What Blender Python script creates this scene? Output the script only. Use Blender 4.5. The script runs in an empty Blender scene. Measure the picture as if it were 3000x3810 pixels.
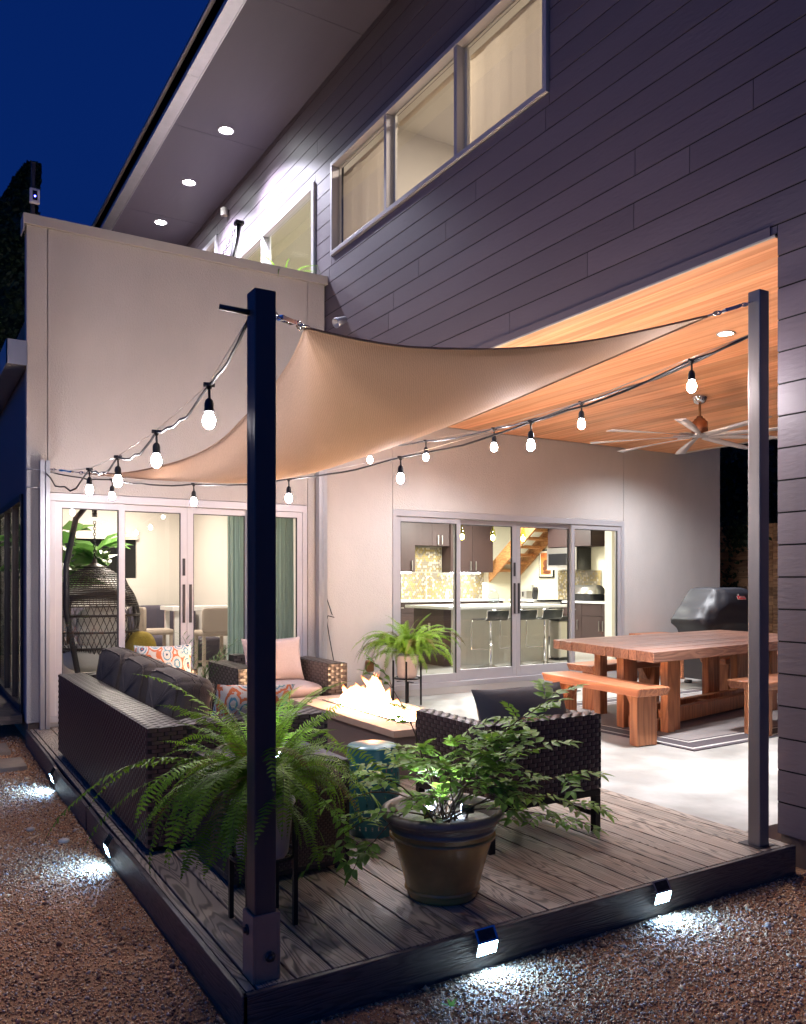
import bpy, math, random
import numpy as np
from mathutils import Vector, Matrix
R = math.radians
sc = bpy.context.scene
COL = sc.collection
# ---------------------------------------------------------------- camera
cd = bpy.data.cameras.new('camera'); cam = bpy.data.objects.new('camera', cd); COL.objects.link(cam)
cam.location = (0, 0, 1.4); cam.rotation_euler = (R(90), 0, -math.atan2(.5174, .8558))
cd.sensor_fit = 'HORIZONTAL'; cd.sensor_width = 36; cd.lens = 36*3060/3000
cd.shift_y = 255/3000; cd.clip_start = .05; cd.clip_end = 900
sc.camera = cam
# ---------------------------------------------------------------- dusk sky
w = bpy.data.worlds.new("World"); sc.world = w; w.use_nodes = True
nt = w.node_tree; nt.nodes.clear()
sky = nt.nodes.new('ShaderNodeTexSky'); sky.sky_type = 'NISHITA'; sky.sun_disc = False
sky.sun_elevation = R(-3.5); sky.sun_rotation = R(250); sky.altitude = 200; sky.air_density = 1.0; sky.dust_density = .3; sky.ozone_density = 4
tint = nt.nodes.new('ShaderNodeMix'); tint.data_type = 'RGBA'; tint.blend_type = 'MULTIPLY'; tint.inputs[0].default_value = 1
tint.inputs[7].default_value = (.09, .86, 1.32, 1)
bg = nt.nodes.new('ShaderNodeBackground'); bg.inputs[1].default_value = 1.3
ow = nt.nodes.new('ShaderNodeOutputWorld')
nt.links.new(sky.outputs[0], tint.inputs[6]); nt.links.new(tint.outputs[2], bg.inputs[0]); nt.links.new(bg.outputs[0], ow.inputs[0])
# ---------------------------------------------------------------- exposure
sc.view_settings.view_transform = 'Standard'; sc.view_settings.look = 'None'
sc.view_settings.exposure = 1.22; sc.view_settings.gamma = 1; sc.view_settings.use_curve_mapping = False
sc.render.engine = 'CYCLES'
cy = sc.cycles
cy.use_denoising = True; cy.use_light_tree = True
cy.max_bounces = 7; cy.diffuse_bounces = 3; cy.glossy_bounces = 3; cy.transmission_bounces = 4; cy.transparent_max_bounces = 12
cy.sample_clamp_indirect = 4; cy.sample_clamp_direct = 0; cy.caustics_reflective = False; cy.caustics_refractive = False
# light levels in one place
BULB_E = 300; BULB_C = (1.0, .915, .94)
DOWN_W = 290; SOFFIT_W = 900; KIT_W = 66; LIV_W = 42; UP_W = 46; STEP_W = 9; FIRE_E = 125

rnd = random.Random(7)
# ---------------------------------------------------------------- materials
def mat(name, col, rough=.6, metal=0, var=0, vscale=8, bump=0, bscale=60, orand=0, col2=None, mixs=None, spec=.5,
        stretch=(1, 1, 1), coat=0, sss=0, emit=None, estr=0, trans=0, alpha_noise=None, detail=4):
    m = bpy.data.materials.new(name); m.use_nodes = True; N = m.node_tree.nodes; L = m.node_tree.links
    b = N['Principled BSDF']; out = N['Material Output']
    b.inputs['Roughness'].default_value = rough; b.inputs['Metallic'].default_value = metal
    b.inputs['Specular IOR Level'].default_value = spec; b.inputs['Coat Weight'].default_value = coat
    b.inputs['Base Color'].default_value = (*col, 1)
    tc = N.new('ShaderNodeTexCoord'); oi = N.new('ShaderNodeObjectInfo')
    mp = N.new('ShaderNodeVectorMath'); mp.operation = 'MULTIPLY'; mp.inputs[1].default_value = stretch
    ad = N.new('ShaderNodeVectorMath'); ad.operation = 'ADD'
    sc_ = N.new('ShaderNodeVectorMath'); sc_.operation = 'SCALE'; sc_.inputs['Scale'].default_value = 37
    cmb = N.new('ShaderNodeCombineXYZ')
    for i in range(3): L.new(oi.outputs['Random'], cmb.inputs[i])
    L.new(cmb.outputs[0], sc_.inputs[0]); L.new(tc.outputs['Object'], mp.inputs[0]); L.new(mp.outputs[0], ad.inputs[0]); L.new(sc_.outputs[0], ad.inputs[1])
    vec = ad.outputs[0]
    cur = None
    if col2 is not None:
        n = N.new('ShaderNodeTexNoise'); n.inputs['Scale'].default_value = mixs or vscale; n.inputs['Detail'].default_value = detail
        L.new(vec, n.inputs[0])
        r = N.new('ShaderNodeValToRGB'); r.color_ramp.elements[0].position = .38; r.color_ramp.elements[1].position = .62
        r.color_ramp.elements[0].color = (*col, 1); r.color_ramp.elements[1].color = (*col2, 1)
        L.new(n.outputs[0], r.inputs[0]); cur = r.outputs[0]
    def mul(fac_socket, lo, hi):
        nonlocal cur
        mr = N.new('ShaderNodeMapRange'); mr.inputs['To Min'].default_value = lo; mr.inputs['To Max'].default_value = hi
        L.new(fac_socket, mr.inputs['Value'])
        vm = N.new('ShaderNodeVectorMath'); vm.operation = 'SCALE'
        if cur is None: vm.inputs[0].default_value = col
        else: L.new(cur, vm.inputs[0])
        L.new(mr.outputs[0], vm.inputs['Scale']); cur = vm.outputs[0]
    if var:
        n2 = N.new('ShaderNodeTexNoise'); n2.inputs['Scale'].default_value = vscale; n2.inputs['Detail'].default_value = 6
        n2.inputs['Roughness'].default_value = .65
        L.new(vec, n2.inputs[0]); mul(n2.outputs[0], 1-var, 1+var)
    if orand: mul(oi.outputs['Random'], 1-orand, 1+orand)
    if cur is not None: L.new(cur, b.inputs['Base Color'])
    if bump:
        n3 = N.new('ShaderNodeTexNoise'); n3.inputs['Scale'].default_value = bscale; n3.inputs['Detail'].default_value = 5
        L.new(vec, n3.inputs[0]); bp = N.new('ShaderNodeBump'); bp.inputs['Strength'].default_value = min(1, bump); bp.inputs['Distance'].default_value = .01*max(1, bump)
        L.new(n3.outputs[0], bp.inputs['Height']); L.new(bp.outputs[0], b.inputs['Normal'])
    if emit: b.inputs['Emission Color'].default_value = (*emit, 1); b.inputs['Emission Strength'].default_value = estr
    if trans:
        t = N.new('ShaderNodeBsdfTranslucent'); mx = N.new('ShaderNodeMixShader'); mx.inputs[0].default_value = trans
        if cur is not None: L.new(cur, t.inputs[0])
        else: t.inputs[0].default_value = (*col, 1)
        L.new(b.outputs[0], mx.inputs[1]); L.new(t.outputs[0], mx.inputs[2]); L.new(mx.outputs[0], out.inputs[0])
    m['vec'] = 0
    return m

def grain(name, a, b_, scale=(9, 1.2, 9), freq=60, rough=.6, bump=.3, orand=.12, width=.5):
    """wood grain: contour lines of a stretched noise, each board with its own offset"""
    m = mat(name, a, rough); N = m.node_tree.nodes; L = m.node_tree.links; b = N['Principled BSDF']
    vm = [n for n in N if n.type == 'VECT_MATH' and n.operation == 'ADD'][0]
    [n for n in N if n.type == 'VECT_MATH' and n.operation == 'MULTIPLY'][0].inputs[1].default_value = scale
    n = N.new('ShaderNodeTexNoise'); n.inputs['Scale'].default_value = 1; n.inputs['Detail'].default_value = 2; n.inputs['Roughness'].default_value = .35
    L.new(vm.outputs[0], n.inputs[0])
    m1 = N.new('ShaderNodeMath'); m1.operation = 'MULTIPLY'; m1.inputs[1].default_value = freq; L.new(n.outputs[0], m1.inputs[0])
    m2 = N.new('ShaderNodeMath'); m2.operation = 'SINE'; L.new(m1.outputs[0], m2.inputs[0])
    r = N.new('ShaderNodeMapRange'); r.inputs['From Min'].default_value = -1; r.inputs['From Max'].default_value = width; L.new(m2.outputs[0], r.inputs['Value'])
    mx = N.new('ShaderNodeMix'); mx.data_type = 'RGBA'; L.new(r.outputs[0], mx.inputs[0]); mx.inputs[6].default_value = (*b_, 1); mx.inputs[7].default_value = (*a, 1)
    oi = [q for q in N if q.type == 'OBJECT_INFO'][0]
    nn = N.new('ShaderNodeTexNoise'); nn.inputs['Scale'].default_value = .35; nn.inputs['Detail'].default_value = 7; L.new(vm.outputs[0], nn.inputs[0])
    m5 = N.new('ShaderNodeMapRange'); m5.inputs['To Min'].default_value = .72; m5.inputs['To Max'].default_value = 1.28; L.new(nn.outputs[0], m5.inputs['Value'])
    m3 = N.new('ShaderNodeMapRange'); m3.inputs['To Min'].default_value = 1-orand; m3.inputs['To Max'].default_value = 1+orand; L.new(oi.outputs['Random'], m3.inputs['Value'])
    m4 = N.new('ShaderNodeMath'); m4.operation = 'MULTIPLY'; L.new(m3.outputs[0], m4.inputs[0]); L.new(m5.outputs[0], m4.inputs[1])
    v = N.new('ShaderNodeVectorMath'); v.operation = 'SCALE'; L.new(mx.outputs[2], v.inputs[0]); L.new(m4.outputs[0], v.inputs['Scale'])
    L.new(v.outputs[0], b.inputs['Base Color'])
    bp = N.new('ShaderNodeBump'); bp.inputs['Strength'].default_value = bump; bp.inputs['Distance'].default_value = .004
    L.new(r.outputs[0], bp.inputs['Height']); L.new(bp.outputs[0], b.inputs['Normal'])
    return m

def emis(name, col, s):
    m = bpy.data.materials.new(name); m.use_nodes = True; N = m.node_tree.nodes; N.clear()
    e = N.new('ShaderNodeEmission'); e.inputs[0].default_value = (*col, 1); e.inputs[1].default_value = s
    o = N.new('ShaderNodeOutputMaterial'); m.node_tree.links.new(e.outputs[0], o.inputs[0]); return m

def glassm(name, tint=(1, 1, 1), ior=1.5):
    m = bpy.data.materials.new(name); m.use_nodes = True; N = m.node_tree.nodes; L = m.node_tree.links; N.clear()
    t = N.new('ShaderNodeBsdfTransparent'); t.inputs[0].default_value = (*tint, 1)
    g = N.new('ShaderNodeBsdfGlossy'); g.inputs['Roughness'].default_value = 0.0
    lw = N.new('ShaderNodeLayerWeight'); pw = N.new('ShaderNodeMath'); pw.operation = 'POWER'; pw.inputs[1].default_value = 5; L.new(lw.outputs['Facing'], pw.inputs[0])
    f = N.new('ShaderNodeMath'); f.operation = 'MULTIPLY_ADD'; f.inputs[1].default_value = .95; f.inputs[2].default_value = .045; L.new(pw.outputs[0], f.inputs[0])
    mx = N.new('ShaderNodeMixShader'); o = N.new('ShaderNodeOutputMaterial')
    L.new(f.outputs[0], mx.inputs[0]); L.new(t.outputs[0], mx.inputs[1]); L.new(g.outputs[0], mx.inputs[2]); L.new(mx.outputs[0], o.inputs[0]); return m

M = {}
M['stucco'] = mat('stucco', (.44, .408, .39), .92, var=.17, vscale=1.4, stretch=(1, 1, .55), bump=.55, bscale=120)
M['flash'] = mat('cap_flashing', (.40, .375, .35), .6, var=.05, vscale=3, bump=.1, bscale=120)
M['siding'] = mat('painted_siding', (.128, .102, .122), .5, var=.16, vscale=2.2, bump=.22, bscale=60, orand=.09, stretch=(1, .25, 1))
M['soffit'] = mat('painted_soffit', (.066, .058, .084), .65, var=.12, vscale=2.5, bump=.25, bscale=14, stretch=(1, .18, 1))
M['black'] = mat('shadow_gap', (.006, .006, .008), .9)
M['cedar'] = grain('cedar', (.80, .41, .22), (.66, .29, .135), (14, .45, 14), 18, .5, .05, .16, .8)
M['galv'] = mat('galvanised_steel', (.46, .47, .50), .42, .85, var=.22, vscale=5, bump=.08, bscale=30, stretch=(1, 1, .15))
M['post'] = mat('weathered_steel', (.25, .225, .215), .38, .5, var=.25, vscale=6, bump=.12, bscale=40, stretch=(1, 1, .12))
M['alu'] = mat('aluminium_frame', (.44, .42, .44), .42, .35, var=.05)
M['whitealu'] = mat('white_frame', (.52, .50, .53), .42, .1, var=.03)
M['darkalu'] = mat('dark_metal', (.05, .045, .05), .45, .5)
M['fascia'] = grain('fascia_board', (.105, .082, .076), (.062, .050, .048), (2.2, 2.2, 26), 60, .45, .35, .05)
M['deck'] = grain('composite_deck', (.35, .278, .218), (.13, .102, .080), (9, .85, 9), 150, .5, .3, .12, .1)
M['concrete'] = mat('concrete', (.44, .43, .40), .5, var=.28, vscale=3.5, bump=.1, bscale=20, col2=(.28, .27, .245), mixs=1.7, detail=8)
M['found'] = mat('foundation', (.20, .145, .105), .9, var=.3, vscale=4, bump=.4, bscale=25)
M['gravelbase'] = mat('gravel_base', (.30, .145, .07), .95, var=.45, vscale=60, bump=1, bscale=110, col2=(.38, .19, .095), mixs=1.5)
M['paver'] = mat('paver', (.30, .225, .165), .85, var=.3, vscale=16, bump=.35, bscale=70, col2=(.22, .17, .13), mixs=3)
M['paveredge'] = mat('paver_edge', (.13, .14, .16), .9, var=.3, vscale=40, bump=.5, bscale=70)
M['fabric'] = mat('charcoal_fabric', (.070, .054, .044), .88, var=.2, vscale=5, bump=.4, bscale=160, col2=(.092, .072, .060), mixs=3)
M['greyfab'] = mat('grey_fabric', (.085, .078, .08), .85, var=.14, vscale=7, bump=.3, bscale=200)
M['pinkfab'] = mat('taupe_fabric', (.40, .32, .315), .9, var=.16, vscale=60, bump=.35, bscale=220)
M['wicker'] = mat('brown_wicker', (.085, .048, .042), .36, var=.3, vscale=30, orand=.08, bump=.2, bscale=220, spec=.6)
M['wicker2'] = mat('grey_brown_wicker', (.085, .066, .060), .38, var=.45, vscale=25, orand=.08, spec=.6)
M['wickertop'] = mat('sheen_wicker', (.085, .068, .064), .28, var=.4, vscale=30, spec=.8)
M['wickin'] = mat('wicker_backing', (.022, .015, .014), .6)
M['postdark'] = mat('shaded_post', (.085, .070, .070), .42, .2, var=.2, vscale=6, bump=.1, bscale=40, stretch=(1, 1, .12))  # post steel with the shade on its camera side put into the colour
M['sleevem'] = mat('sleeve_steel_lit', (.36, .25, .18), .45, .2, var=.25, vscale=7, bump=.15, bscale=40)  # warm light on the post foot is put into this brown
M['blackmetal'] = mat('black_metal', (.012, .011, .012), .4, .3)
M['chrome'] = mat('chrome', (.75, .75, .76), .12, 1)
M['bronze'] = mat('bronze_box', (.24, .12, .05), .4, .4, var=.2)
M['sail'] = None
M['rubber'] = mat('black_rubber', (.014, .014, .015), .5)
M['tablewood'] = grain('reclaimed_wood', (.42, .165, .075), (.29, .105, .05), (.8, 10, 10), 46, .42, .35, .22, .6)
M['legwood'] = grain('leg_wood', (.42, .165, .07), (.29, .108, .046), (10, 10, .9), 44, .45, .35, .2, .6)
M['woodtop'] = grain('weathered_top', (.26, .13, .085), (.17, .08, .055), (.7, 12, 12), 50, .36, .35, .22, .6)
M['rug'] = mat('rug_taupe', (.27, .24, .23), .95, var=.15, vscale=30, bump=.5, bscale=180)
M['rugdark'] = mat('rug_charcoal', (.085, .070, .078), .95, var=.2, vscale=30, bump=.5, bscale=180)
M['ruglight'] = mat('rug_cream', (.55, .52, .48), .95, var=.1, vscale=30, bump=.4, bscale=180)
M['cover'] = mat('vinyl_cover', (.015, .015, .019), .55, var=.2, vscale=4, bump=.3, bscale=9, spec=.6)
M['pot'] = mat('glazed_pot', (.50, .27, .075), .24, var=.35, vscale=9, bump=.12, bscale=12, col2=(.36, .19, .06), mixs=4, spec=.6)
M['potrim'] = mat('pot_rim', (.17, .125, .10), .42, var=.35, vscale=11, bump=.15, bscale=18)
M['soil'] = mat('potting_gravel', (.42, .40, .38), .9, var=.4, vscale=50, bump=1, bscale=60)
M['whitepot'] = mat('pale_pot', (.55, .46, .43), .5, var=.06)
M['teal'] = mat('teal_glaze', (.030, .165, .185), .32, var=.12, vscale=6, spec=.6)
M['fernleaf'] = mat('fern_leaf', (.185, .345, .024), .5, var=.35, vscale=9, orand=.35, trans=.36, spec=.3)
M['fernold'] = mat('fern_leaf_old', (.20, .15, .03), .6, var=.35, vscale=9, orand=.35, trans=.3)
M['leaf'] = mat('shrub_leaf', (.215, .385, .055), .45, var=.35, vscale=12, orand=.35, trans=.34, spec=.5)
M['leafred'] = mat('autumn_leaf', (.36, .09, .02), .5, orand=.3, trans=.3)
M['figleaf'] = mat('fig_leaf', (.10, .24, .045), .35, var=.3, vscale=5, orand=.3, trans=.25, spec=.6)
M['grassleaf'] = mat('palm_leaf', (.07, .16, .03), .45, var=.2, orand=.3, trans=.3)
M['stem'] = mat('stem', (.10, .06, .035), .7, var=.3)
M['fernstem'] = mat('fern_stem', (.12, .14, .03), .6)
M['hedge'] = mat('dark_foliage', (.020, .045, .016), .6, var=.4, vscale=3, trans=.2)
M['fence'] = grain('fence_wood', (.42, .25, .13), (.27, .15, .08), (2, 2, 14), 20, .8, .3, .3)
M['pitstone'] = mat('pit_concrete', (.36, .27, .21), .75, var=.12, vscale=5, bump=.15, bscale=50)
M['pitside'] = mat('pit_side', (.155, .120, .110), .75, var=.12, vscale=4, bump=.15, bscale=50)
M['fireglass'] = mat('fire_glass', (.35, .42, .45), .2, var=.6, vscale=60)
M['white'] = mat('interior_white', (.74, .70, .64), .8, var=.02)
M['cream'] = mat('interior_cream', (.70, .655, .50), .8, var=.02)
M['cabinet'] = mat('dark_cabinet', (.042, .022, .020), .5, var=.25, vscale=3, stretch=(6, 6, .6), orand=.1)
M['quartz'] = mat('white_counter', (.78, .77, .75), .25)
M['island'] = mat('island_panel', (.52, .50, .43), .45)
M['steel'] = mat('brushed_steel', (.55, .53, .50), .3, .9, var=.1, vscale=3, stretch=(1, 1, 20))
M['ovenblack'] = mat('oven_black', (.012, .012, .014), .15)
M['bamboo'] = grain('bamboo', (.56, .27, .10), (.40, .17, .06), (3, 3, 14), 40, .5, .05, .12)
M['tilegold'] = mat('tile_gold', (.40, .30, .12), .25, .3); M['tiletaupe'] = mat('tile_taupe', (.20, .165, .12), .3, .1); M['tilepale'] = mat('tile_pale', (.46, .39, .29), .3, .1)
M['grout'] = mat('grout', (.28, .255, .21), .9)
M['stair_stool'] = mat('stool_black', (.015, .02, .02), .4)
M['floorin'] = mat('polished_floor', (.52, .50, .46), .22, var=.1, vscale=2)
M['sofain'] = mat('indoor_sofa', (.075, .066, .090), .9, var=.25, vscale=3, bump=.3, bscale=100)
M['mustard'] = mat('mustard_throw', (.36, .25, .035), .95, var=.25, vscale=25, bump=.8, bscale=60)
M['curtain'] = mat('teal_curtain', (.36, .47, .42), .9, var=.08, vscale=3, trans=.4)
M['chairin'] = mat('bar_chair', (.36, .29, .23), .6)
M['creamcush'] = mat('cream_cushion', (.60, .56, .48), .9, var=.08, bump=.3, bscale=120)
M['eggwick'] = mat('egg_wicker', (.040, .028, .024), .4, var=.3, vscale=40)
M['bluebox'] = mat('grey_plastic', (.5, .48, .5), .5)
M['glass'] = glassm('window_glass', (.97, .98, .97))
M['shade'] = mat('roller_shade', (.66, .58, .47), .9, var=.05, vscale=5, trans=.5, bump=.1, bscale=3)
M['poster'] = mat('poster_orange', (.62, .22, .05), .7, var=.2, vscale=6)
M['posterred'] = mat('poster_red', (.45, .04, .02), .7)
M['posterbrown'] = mat('poster_brown', (.16, .05, .02), .7)
M['paper'] = mat('paper', (.8, .76, .64), .8)
M['red'] = mat('badge_red', (.5, .03, .03), .5)
M['e_bulb'] = emis('bulb_glow', BULB_C, BULB_E)
M['e_down'] = emis('downlight_glow', (.95, .97, 1), 60)
M['e_step'] = emis('step_light_glow', (.40, .75, 1), 34)
M['e_pend'] = emis('pendant_glow', (1, .80, .35), 40)
M['e_strip'] = emis('strip_glow', (.95, .98, 1), 26)
M['e_blue'] = emis('blue_led', (.10, .12, 1), 12)
M['e_spot'] = emis('spot_led', (.55, .7, 1), 30)
M['bottle'] = glassm('bottle_glass', (.92, .93, .45))
M['jar'] = glassm('jar_glass', (.85, .88, .9), 1.5)

def sail_mat():
    m = mat('shade_cloth', (.40, .255, .17), .75, trans=.32)
    N = m.node_tree.nodes; L = m.node_tree.links; b = N['Principled BSDF']
    tc = [n for n in N if n.type == 'TEX_COORD'][0]
    wv = N.new('ShaderNodeTexWave'); wv.inputs['Scale'].default_value = 34; wv.inputs['Distortion'].default_value = 5; wv.inputs['Detail'].default_value = 3; wv.inputs['Detail Scale'].default_value = 2
    mp = N.new('ShaderNodeMapping'); mp.inputs['Rotation'].default_value = (0, 0, R(32)); L.new(tc.outputs['Object'], mp.inputs[0]); L.new(mp.outputs[0], wv.inputs[0])
    n = N.new('ShaderNodeTexNoise'); n.inputs['Scale'].default_value = 55; n.inputs['Detail'].default_value = 8; n.inputs['Roughness'].default_value = .8; mp2 = N.new('ShaderNodeMapping'); mp2.inputs['Rotation'].default_value = (0, 0, R(32)); mp2.inputs['Scale'].default_value = (3, .35, 1); L.new(tc.outputs['Object'], mp2.inputs[0]); L.new(mp2.outputs[0], n.inputs[0])
    a = N.new('ShaderNodeMath'); a.operation = 'ADD'; L.new(wv.outputs[1], a.inputs[0]); L.new(n.outputs[0], a.inputs[1])
    r = N.new('ShaderNodeMapRange'); r.inputs['From Max'].default_value = 2; r.inputs['To Min'].default_value = .78; r.inputs['To Max'].default_value = 1.22; L.new(a.outputs[0], r.inputs[0])
    v = N.new('ShaderNodeVectorMath'); v.operation = 'SCALE'; v.inputs[0].default_value = (.40, .255, .17); L.new(r.outputs[0], v.inputs['Scale'])
    L.new(v.outputs[0], b.inputs['Base Color'])
    t = [q for q in N if q.type == 'BSDF_TRANSLUCENT'][0]; L.new(v.outputs[0], t.inputs[0])
    bp = N.new('ShaderNodeBump'); bp.inputs['Strength'].default_value = .18; bp.inputs['Distance'].default_value = .003; L.new(a.outputs[0], bp.inputs['Height']); L.new(bp.outputs[0], b.inputs['Normal'])
    return m
M['sail'] = sail_mat()
def ikat():
    m = mat('ikat_fabric', (.62, .55, .48), .85, bump=.2, bscale=200); N = m.node_tree.nodes; L = m.node_tree.links; b = N['Principled BSDF']
    tc = [n for n in N if n.type == 'TEX_COORD'][0]
    mp = N.new('ShaderNodeMapping'); mp.inputs['Scale'].default_value = (9, 9, 5); L.new(tc.outputs['Object'], mp.inputs[0])
    vo = N.new('ShaderNodeTexVoronoi'); vo.inputs['Scale'].default_value = 1.3; vo.inputs['Randomness'].default_value = .6; L.new(mp.outputs[0], vo.inputs[0])
    r = N.new('ShaderNodeValToRGB'); r.color_ramp.interpolation = 'CONSTANT'; e = r.color_ramp.elements
    e[0].position = 0; e[0].color = (.62, .13, .05, 1); e[1].position = .17; e[1].color = (.04, .08, .14, 1)
    for p, c in ((.27, (.66, .58, .5)), (.42, (.12, .30, .38)), (.5, (.66, .58, .5)), (.62, (.65, .17, .06)), (.74, (.66, .58, .5))):
        q = e.new(p); q.color = (*c, 1)
    n = N.new('ShaderNodeTexNoise'); n.inputs['Scale'].default_value = 12; L.new(mp.outputs[0], n.inputs[0])
    a = N.new('ShaderNodeMath'); a.operation = 'MULTIPLY_ADD'; a.inputs[1].default_value = .12; L.new(n.outputs[0], a.inputs[0]); L.new(vo.outputs['Distance'], a.inputs[2])
    L.new(a.outputs[0], r.inputs[0]); L.new(r.outputs[0], b.inputs['Base Color']); return m
M['ikat'] = ikat()

# ---------------------------------------------------------------- mesh building
class MB:
    def __init__(s): s.v = []; s.f = []; s.mi = []; s.sm = []
    def add(s, vs, fs, mi=0, sm=False):
        o = len(s.v); s.v += [tuple(v) for v in vs]
        for f in fs: s.f.append(tuple(i+o for i in f)); s.mi.append(mi); s.sm.append(sm)
        return s
    def box(s, x0, x1, y0, y1, z0, z1, mi=0):
        return s.add([(x0, y0, z0), (x1, y0, z0), (x1, y1, z0), (x0, y1, z0), (x0, y0, z1), (x1, y0, z1), (x1, y1, z1), (x0, y1, z1)],
                     [(0, 3, 2, 1), (4, 5, 6, 7), (0, 1, 5, 4), (1, 2, 6, 5), (2, 3, 7, 6), (3, 0, 4, 7)], mi)
    def prism(s, poly, z0, z1, mi=0):
        n = len(poly)
        return s.add([(x, y, z0) for x, y in poly]+[(x, y, z1) for x, y in poly],
                     [tuple(range(n))[::-1], tuple(range(n, 2*n))]+[(i, (i+1) % n, (i+1) % n+n, i+n) for i in range(n)], mi)
    def beam(s, p, q, w, h, mi=0, up=(0, 0, 1)):
        p = Vector(p); q = Vector(q); d = (q-p).normalized(); up = Vector(up)
        if abs(d.dot(up)) > .99: up = Vector((0, 1, 0))
        a = d.cross(up).normalized()*(w/2); b = a.cross(d).normalized()*(h/2)
        return s.add([p-a-b, p+a-b, p+a+b, p-a+b, q-a-b, q+a-b, q+a+b, q-a+b], [(0, 1, 2, 3), (7, 6, 5, 4), (0, 4, 5, 1), (1, 5, 6, 2), (2, 6, 7, 3), (3, 7, 4, 0)], mi)
    def tube(s, pts, r, n=6, mi=0, cap=True):
        pts = [Vector(p) for p in pts]; rs = r if isinstance(r, (list, tuple)) else [r]*len(pts)
        vs = []; ref = None
        for i, p in enumerate(pts):
            d = (pts[min(i+1, len(pts)-1)]-pts[max(i-1, 0)])
            if d.length < 1e-9: d = Vector((0, 0, 1))
            d.normalize()
            if ref is None: ref = Vector((0, 0, 1)) if abs(d.z) < .9 else Vector((1, 0, 0))
            a = d.cross(ref).normalized(); b = a.cross(d).normalized(); ref = b
            for k in range(n):
                t = 2*math.pi*k/n; vs.append(p+a*(math.cos(t)*rs[i])+b*(math.sin(t)*rs[i]))
        fs = [(i*n+k, i*n+(k+1) % n, (i+1)*n+(k+1) % n, (i+1)*n+k) for i in range(len(pts)-1) for k in range(n)]
        if cap: fs += [tuple(range(n))[::-1], tuple(range((len(pts)-1)*n, len(pts)*n))]
        return s.add(vs, fs, mi, True)
    def lathe(s, prof, n=24, c=(0, 0, 0), mi=0, sm=True, sx=1, sy=1):
        vs = [(c[0]+r*math.cos(2*math.pi*k/n)*sx, c[1]+r*math.sin(2*math.pi*k/n)*sy, c[2]+z) for r, z in prof for k in range(n)]
        fs = [(i*n+k, i*n+(k+1) % n, (i+1)*n+(k+1) % n, (i+1)*n+k) for i in range(len(prof)-1) for k in range(n)]
        return s.add(vs, fs, mi, sm)
    def ball(s, c, rx, ry=None, rz=None, n=12, m=8, mi=0):
        ry = ry or rx; rz = rz or rx
        return s.add([(c[0]+rx*math.sin(math.pi*i/m)*math.cos(2*math.pi*k/n), c[1]+ry*math.sin(math.pi*i/m)*math.sin(2*math.pi*k/n), c[2]+rz*math.cos(math.pi*i/m)) for i in range(m+1) for k in range(n)],
                     [(i*n+k, (i+1)*n+k, (i+1)*n+(k+1) % n, i*n+(k+1) % n) for i in range(m) for k in range(n)], mi, True)
    def superbox(s, c, size, e=4, n=24, m=14, mi=0, puff=0, rot=None):
        """rounded cushion-like box"""
        vs = []
        for i in range(m+1):
            ph = -math.pi/2+math.pi*i/m
            for k in range(n):
                th = 2*math.pi*k/n
                f = lambda x: math.copysign(abs(x)**(2/e), x)
                x = f(math.cos(ph))*f(math.cos(th)); y = f(math.cos(ph))*f(math.sin(th)); z = f(math.sin(ph))
                v = Vector((x*size[0]/2, y*size[1]/2, z*size[2]/2))
                if rot is not None: v = rot @ v
                vs.append(v+Vector(c))
        return s.add(vs, [(i*n+k, i*n+(k+1) % n, (i+1)*n+(k+1) % n, (i+1)*n+k) for i in range(m) for k in range(n)], mi, True)
    def mesh(s, name, mats):
        me = bpy.data.meshes.new(name); me.from_pydata(s.v, [], s.f)
        for m_ in (mats if isinstance(mats, (list, tuple)) else [mats]): me.materials.append(M[m_] if isinstance(m_, str) else m_)
        me.polygons.foreach_set('material_index', s.mi); me.polygons.foreach_set('use_smooth', s.sm); me.update(); return me
    def build(s, name, mats, parent=None, bevel=0, local=False, loc=None):
        me = s.mesh(name, mats)
        if parent is not None and not local:
            off = Vector(parent.location)
            pp = parent.parent
            while pp is not None: off += Vector(pp.location); pp = pp.parent
            me.transform(Matrix.Translation(-off)) if not loc else None
        o = bpy.data.objects.new(name, me); COL.objects.link(o)
        if parent is not None: o.parent = parent
        if loc: o.location = loc
        if bevel:
            b = o.modifiers.new('bevel', 'BEVEL'); b.width = bevel; b.segments = 2; b.limit_method = 'ANGLE'; b.angle_limit = R(40)
        return o
def thing(name, label, cat, loc=(0, 0, 0), rz=0, group=None):
    o = bpy.data.objects.new(name, None); COL.objects.link(o); o.location = loc; o.rotation_euler = (0, 0, rz); o.empty_display_size = .1
    o['label'] = label; o['category'] = cat
    if group: o['group'] = group
    return o
def tag(o, label, cat, group=None):
    o['label'] = label; o['category'] = cat
    if group: o['group'] = group
    return o
def struct(o): o['kind'] = 'structure'; return o
def inst(o, parent=None, loc=None, rot=None, scale=None, name=None):
    c = o.copy(); COL.objects.link(c)
    if name: c.name = name
    if parent is not None: c.parent = parent
    if loc is not None: c.location = loc
    if rot is not None: c.rotation_euler = rot
    if scale is not None: c.scale = scale
    return c
def copy_tree(o, parent=None):
    c = o.copy(); COL.objects.link(c); c.parent = parent
    for ch in list(o.children): copy_tree(ch, c)
    return c
def spot(name, loc, to, W, ang, blend=.5, rad=.04, col=(1, 1, 1), parent=None):
    d = bpy.data.lights.new(name, 'SPOT'); d.energy = W; d.spot_size = R(ang); d.spot_blend = blend; d.shadow_soft_size = rad; d.color = col
    o = bpy.data.objects.new(name, d); COL.objects.link(o); o.location = loc
    o.rotation_euler = (Vector(to)-Vector(loc)).to_track_quat('-Z', 'Y').to_euler()
    if parent: o.parent = parent; o.location = Vector(loc)-Vector(parent.location)
    return o
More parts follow.
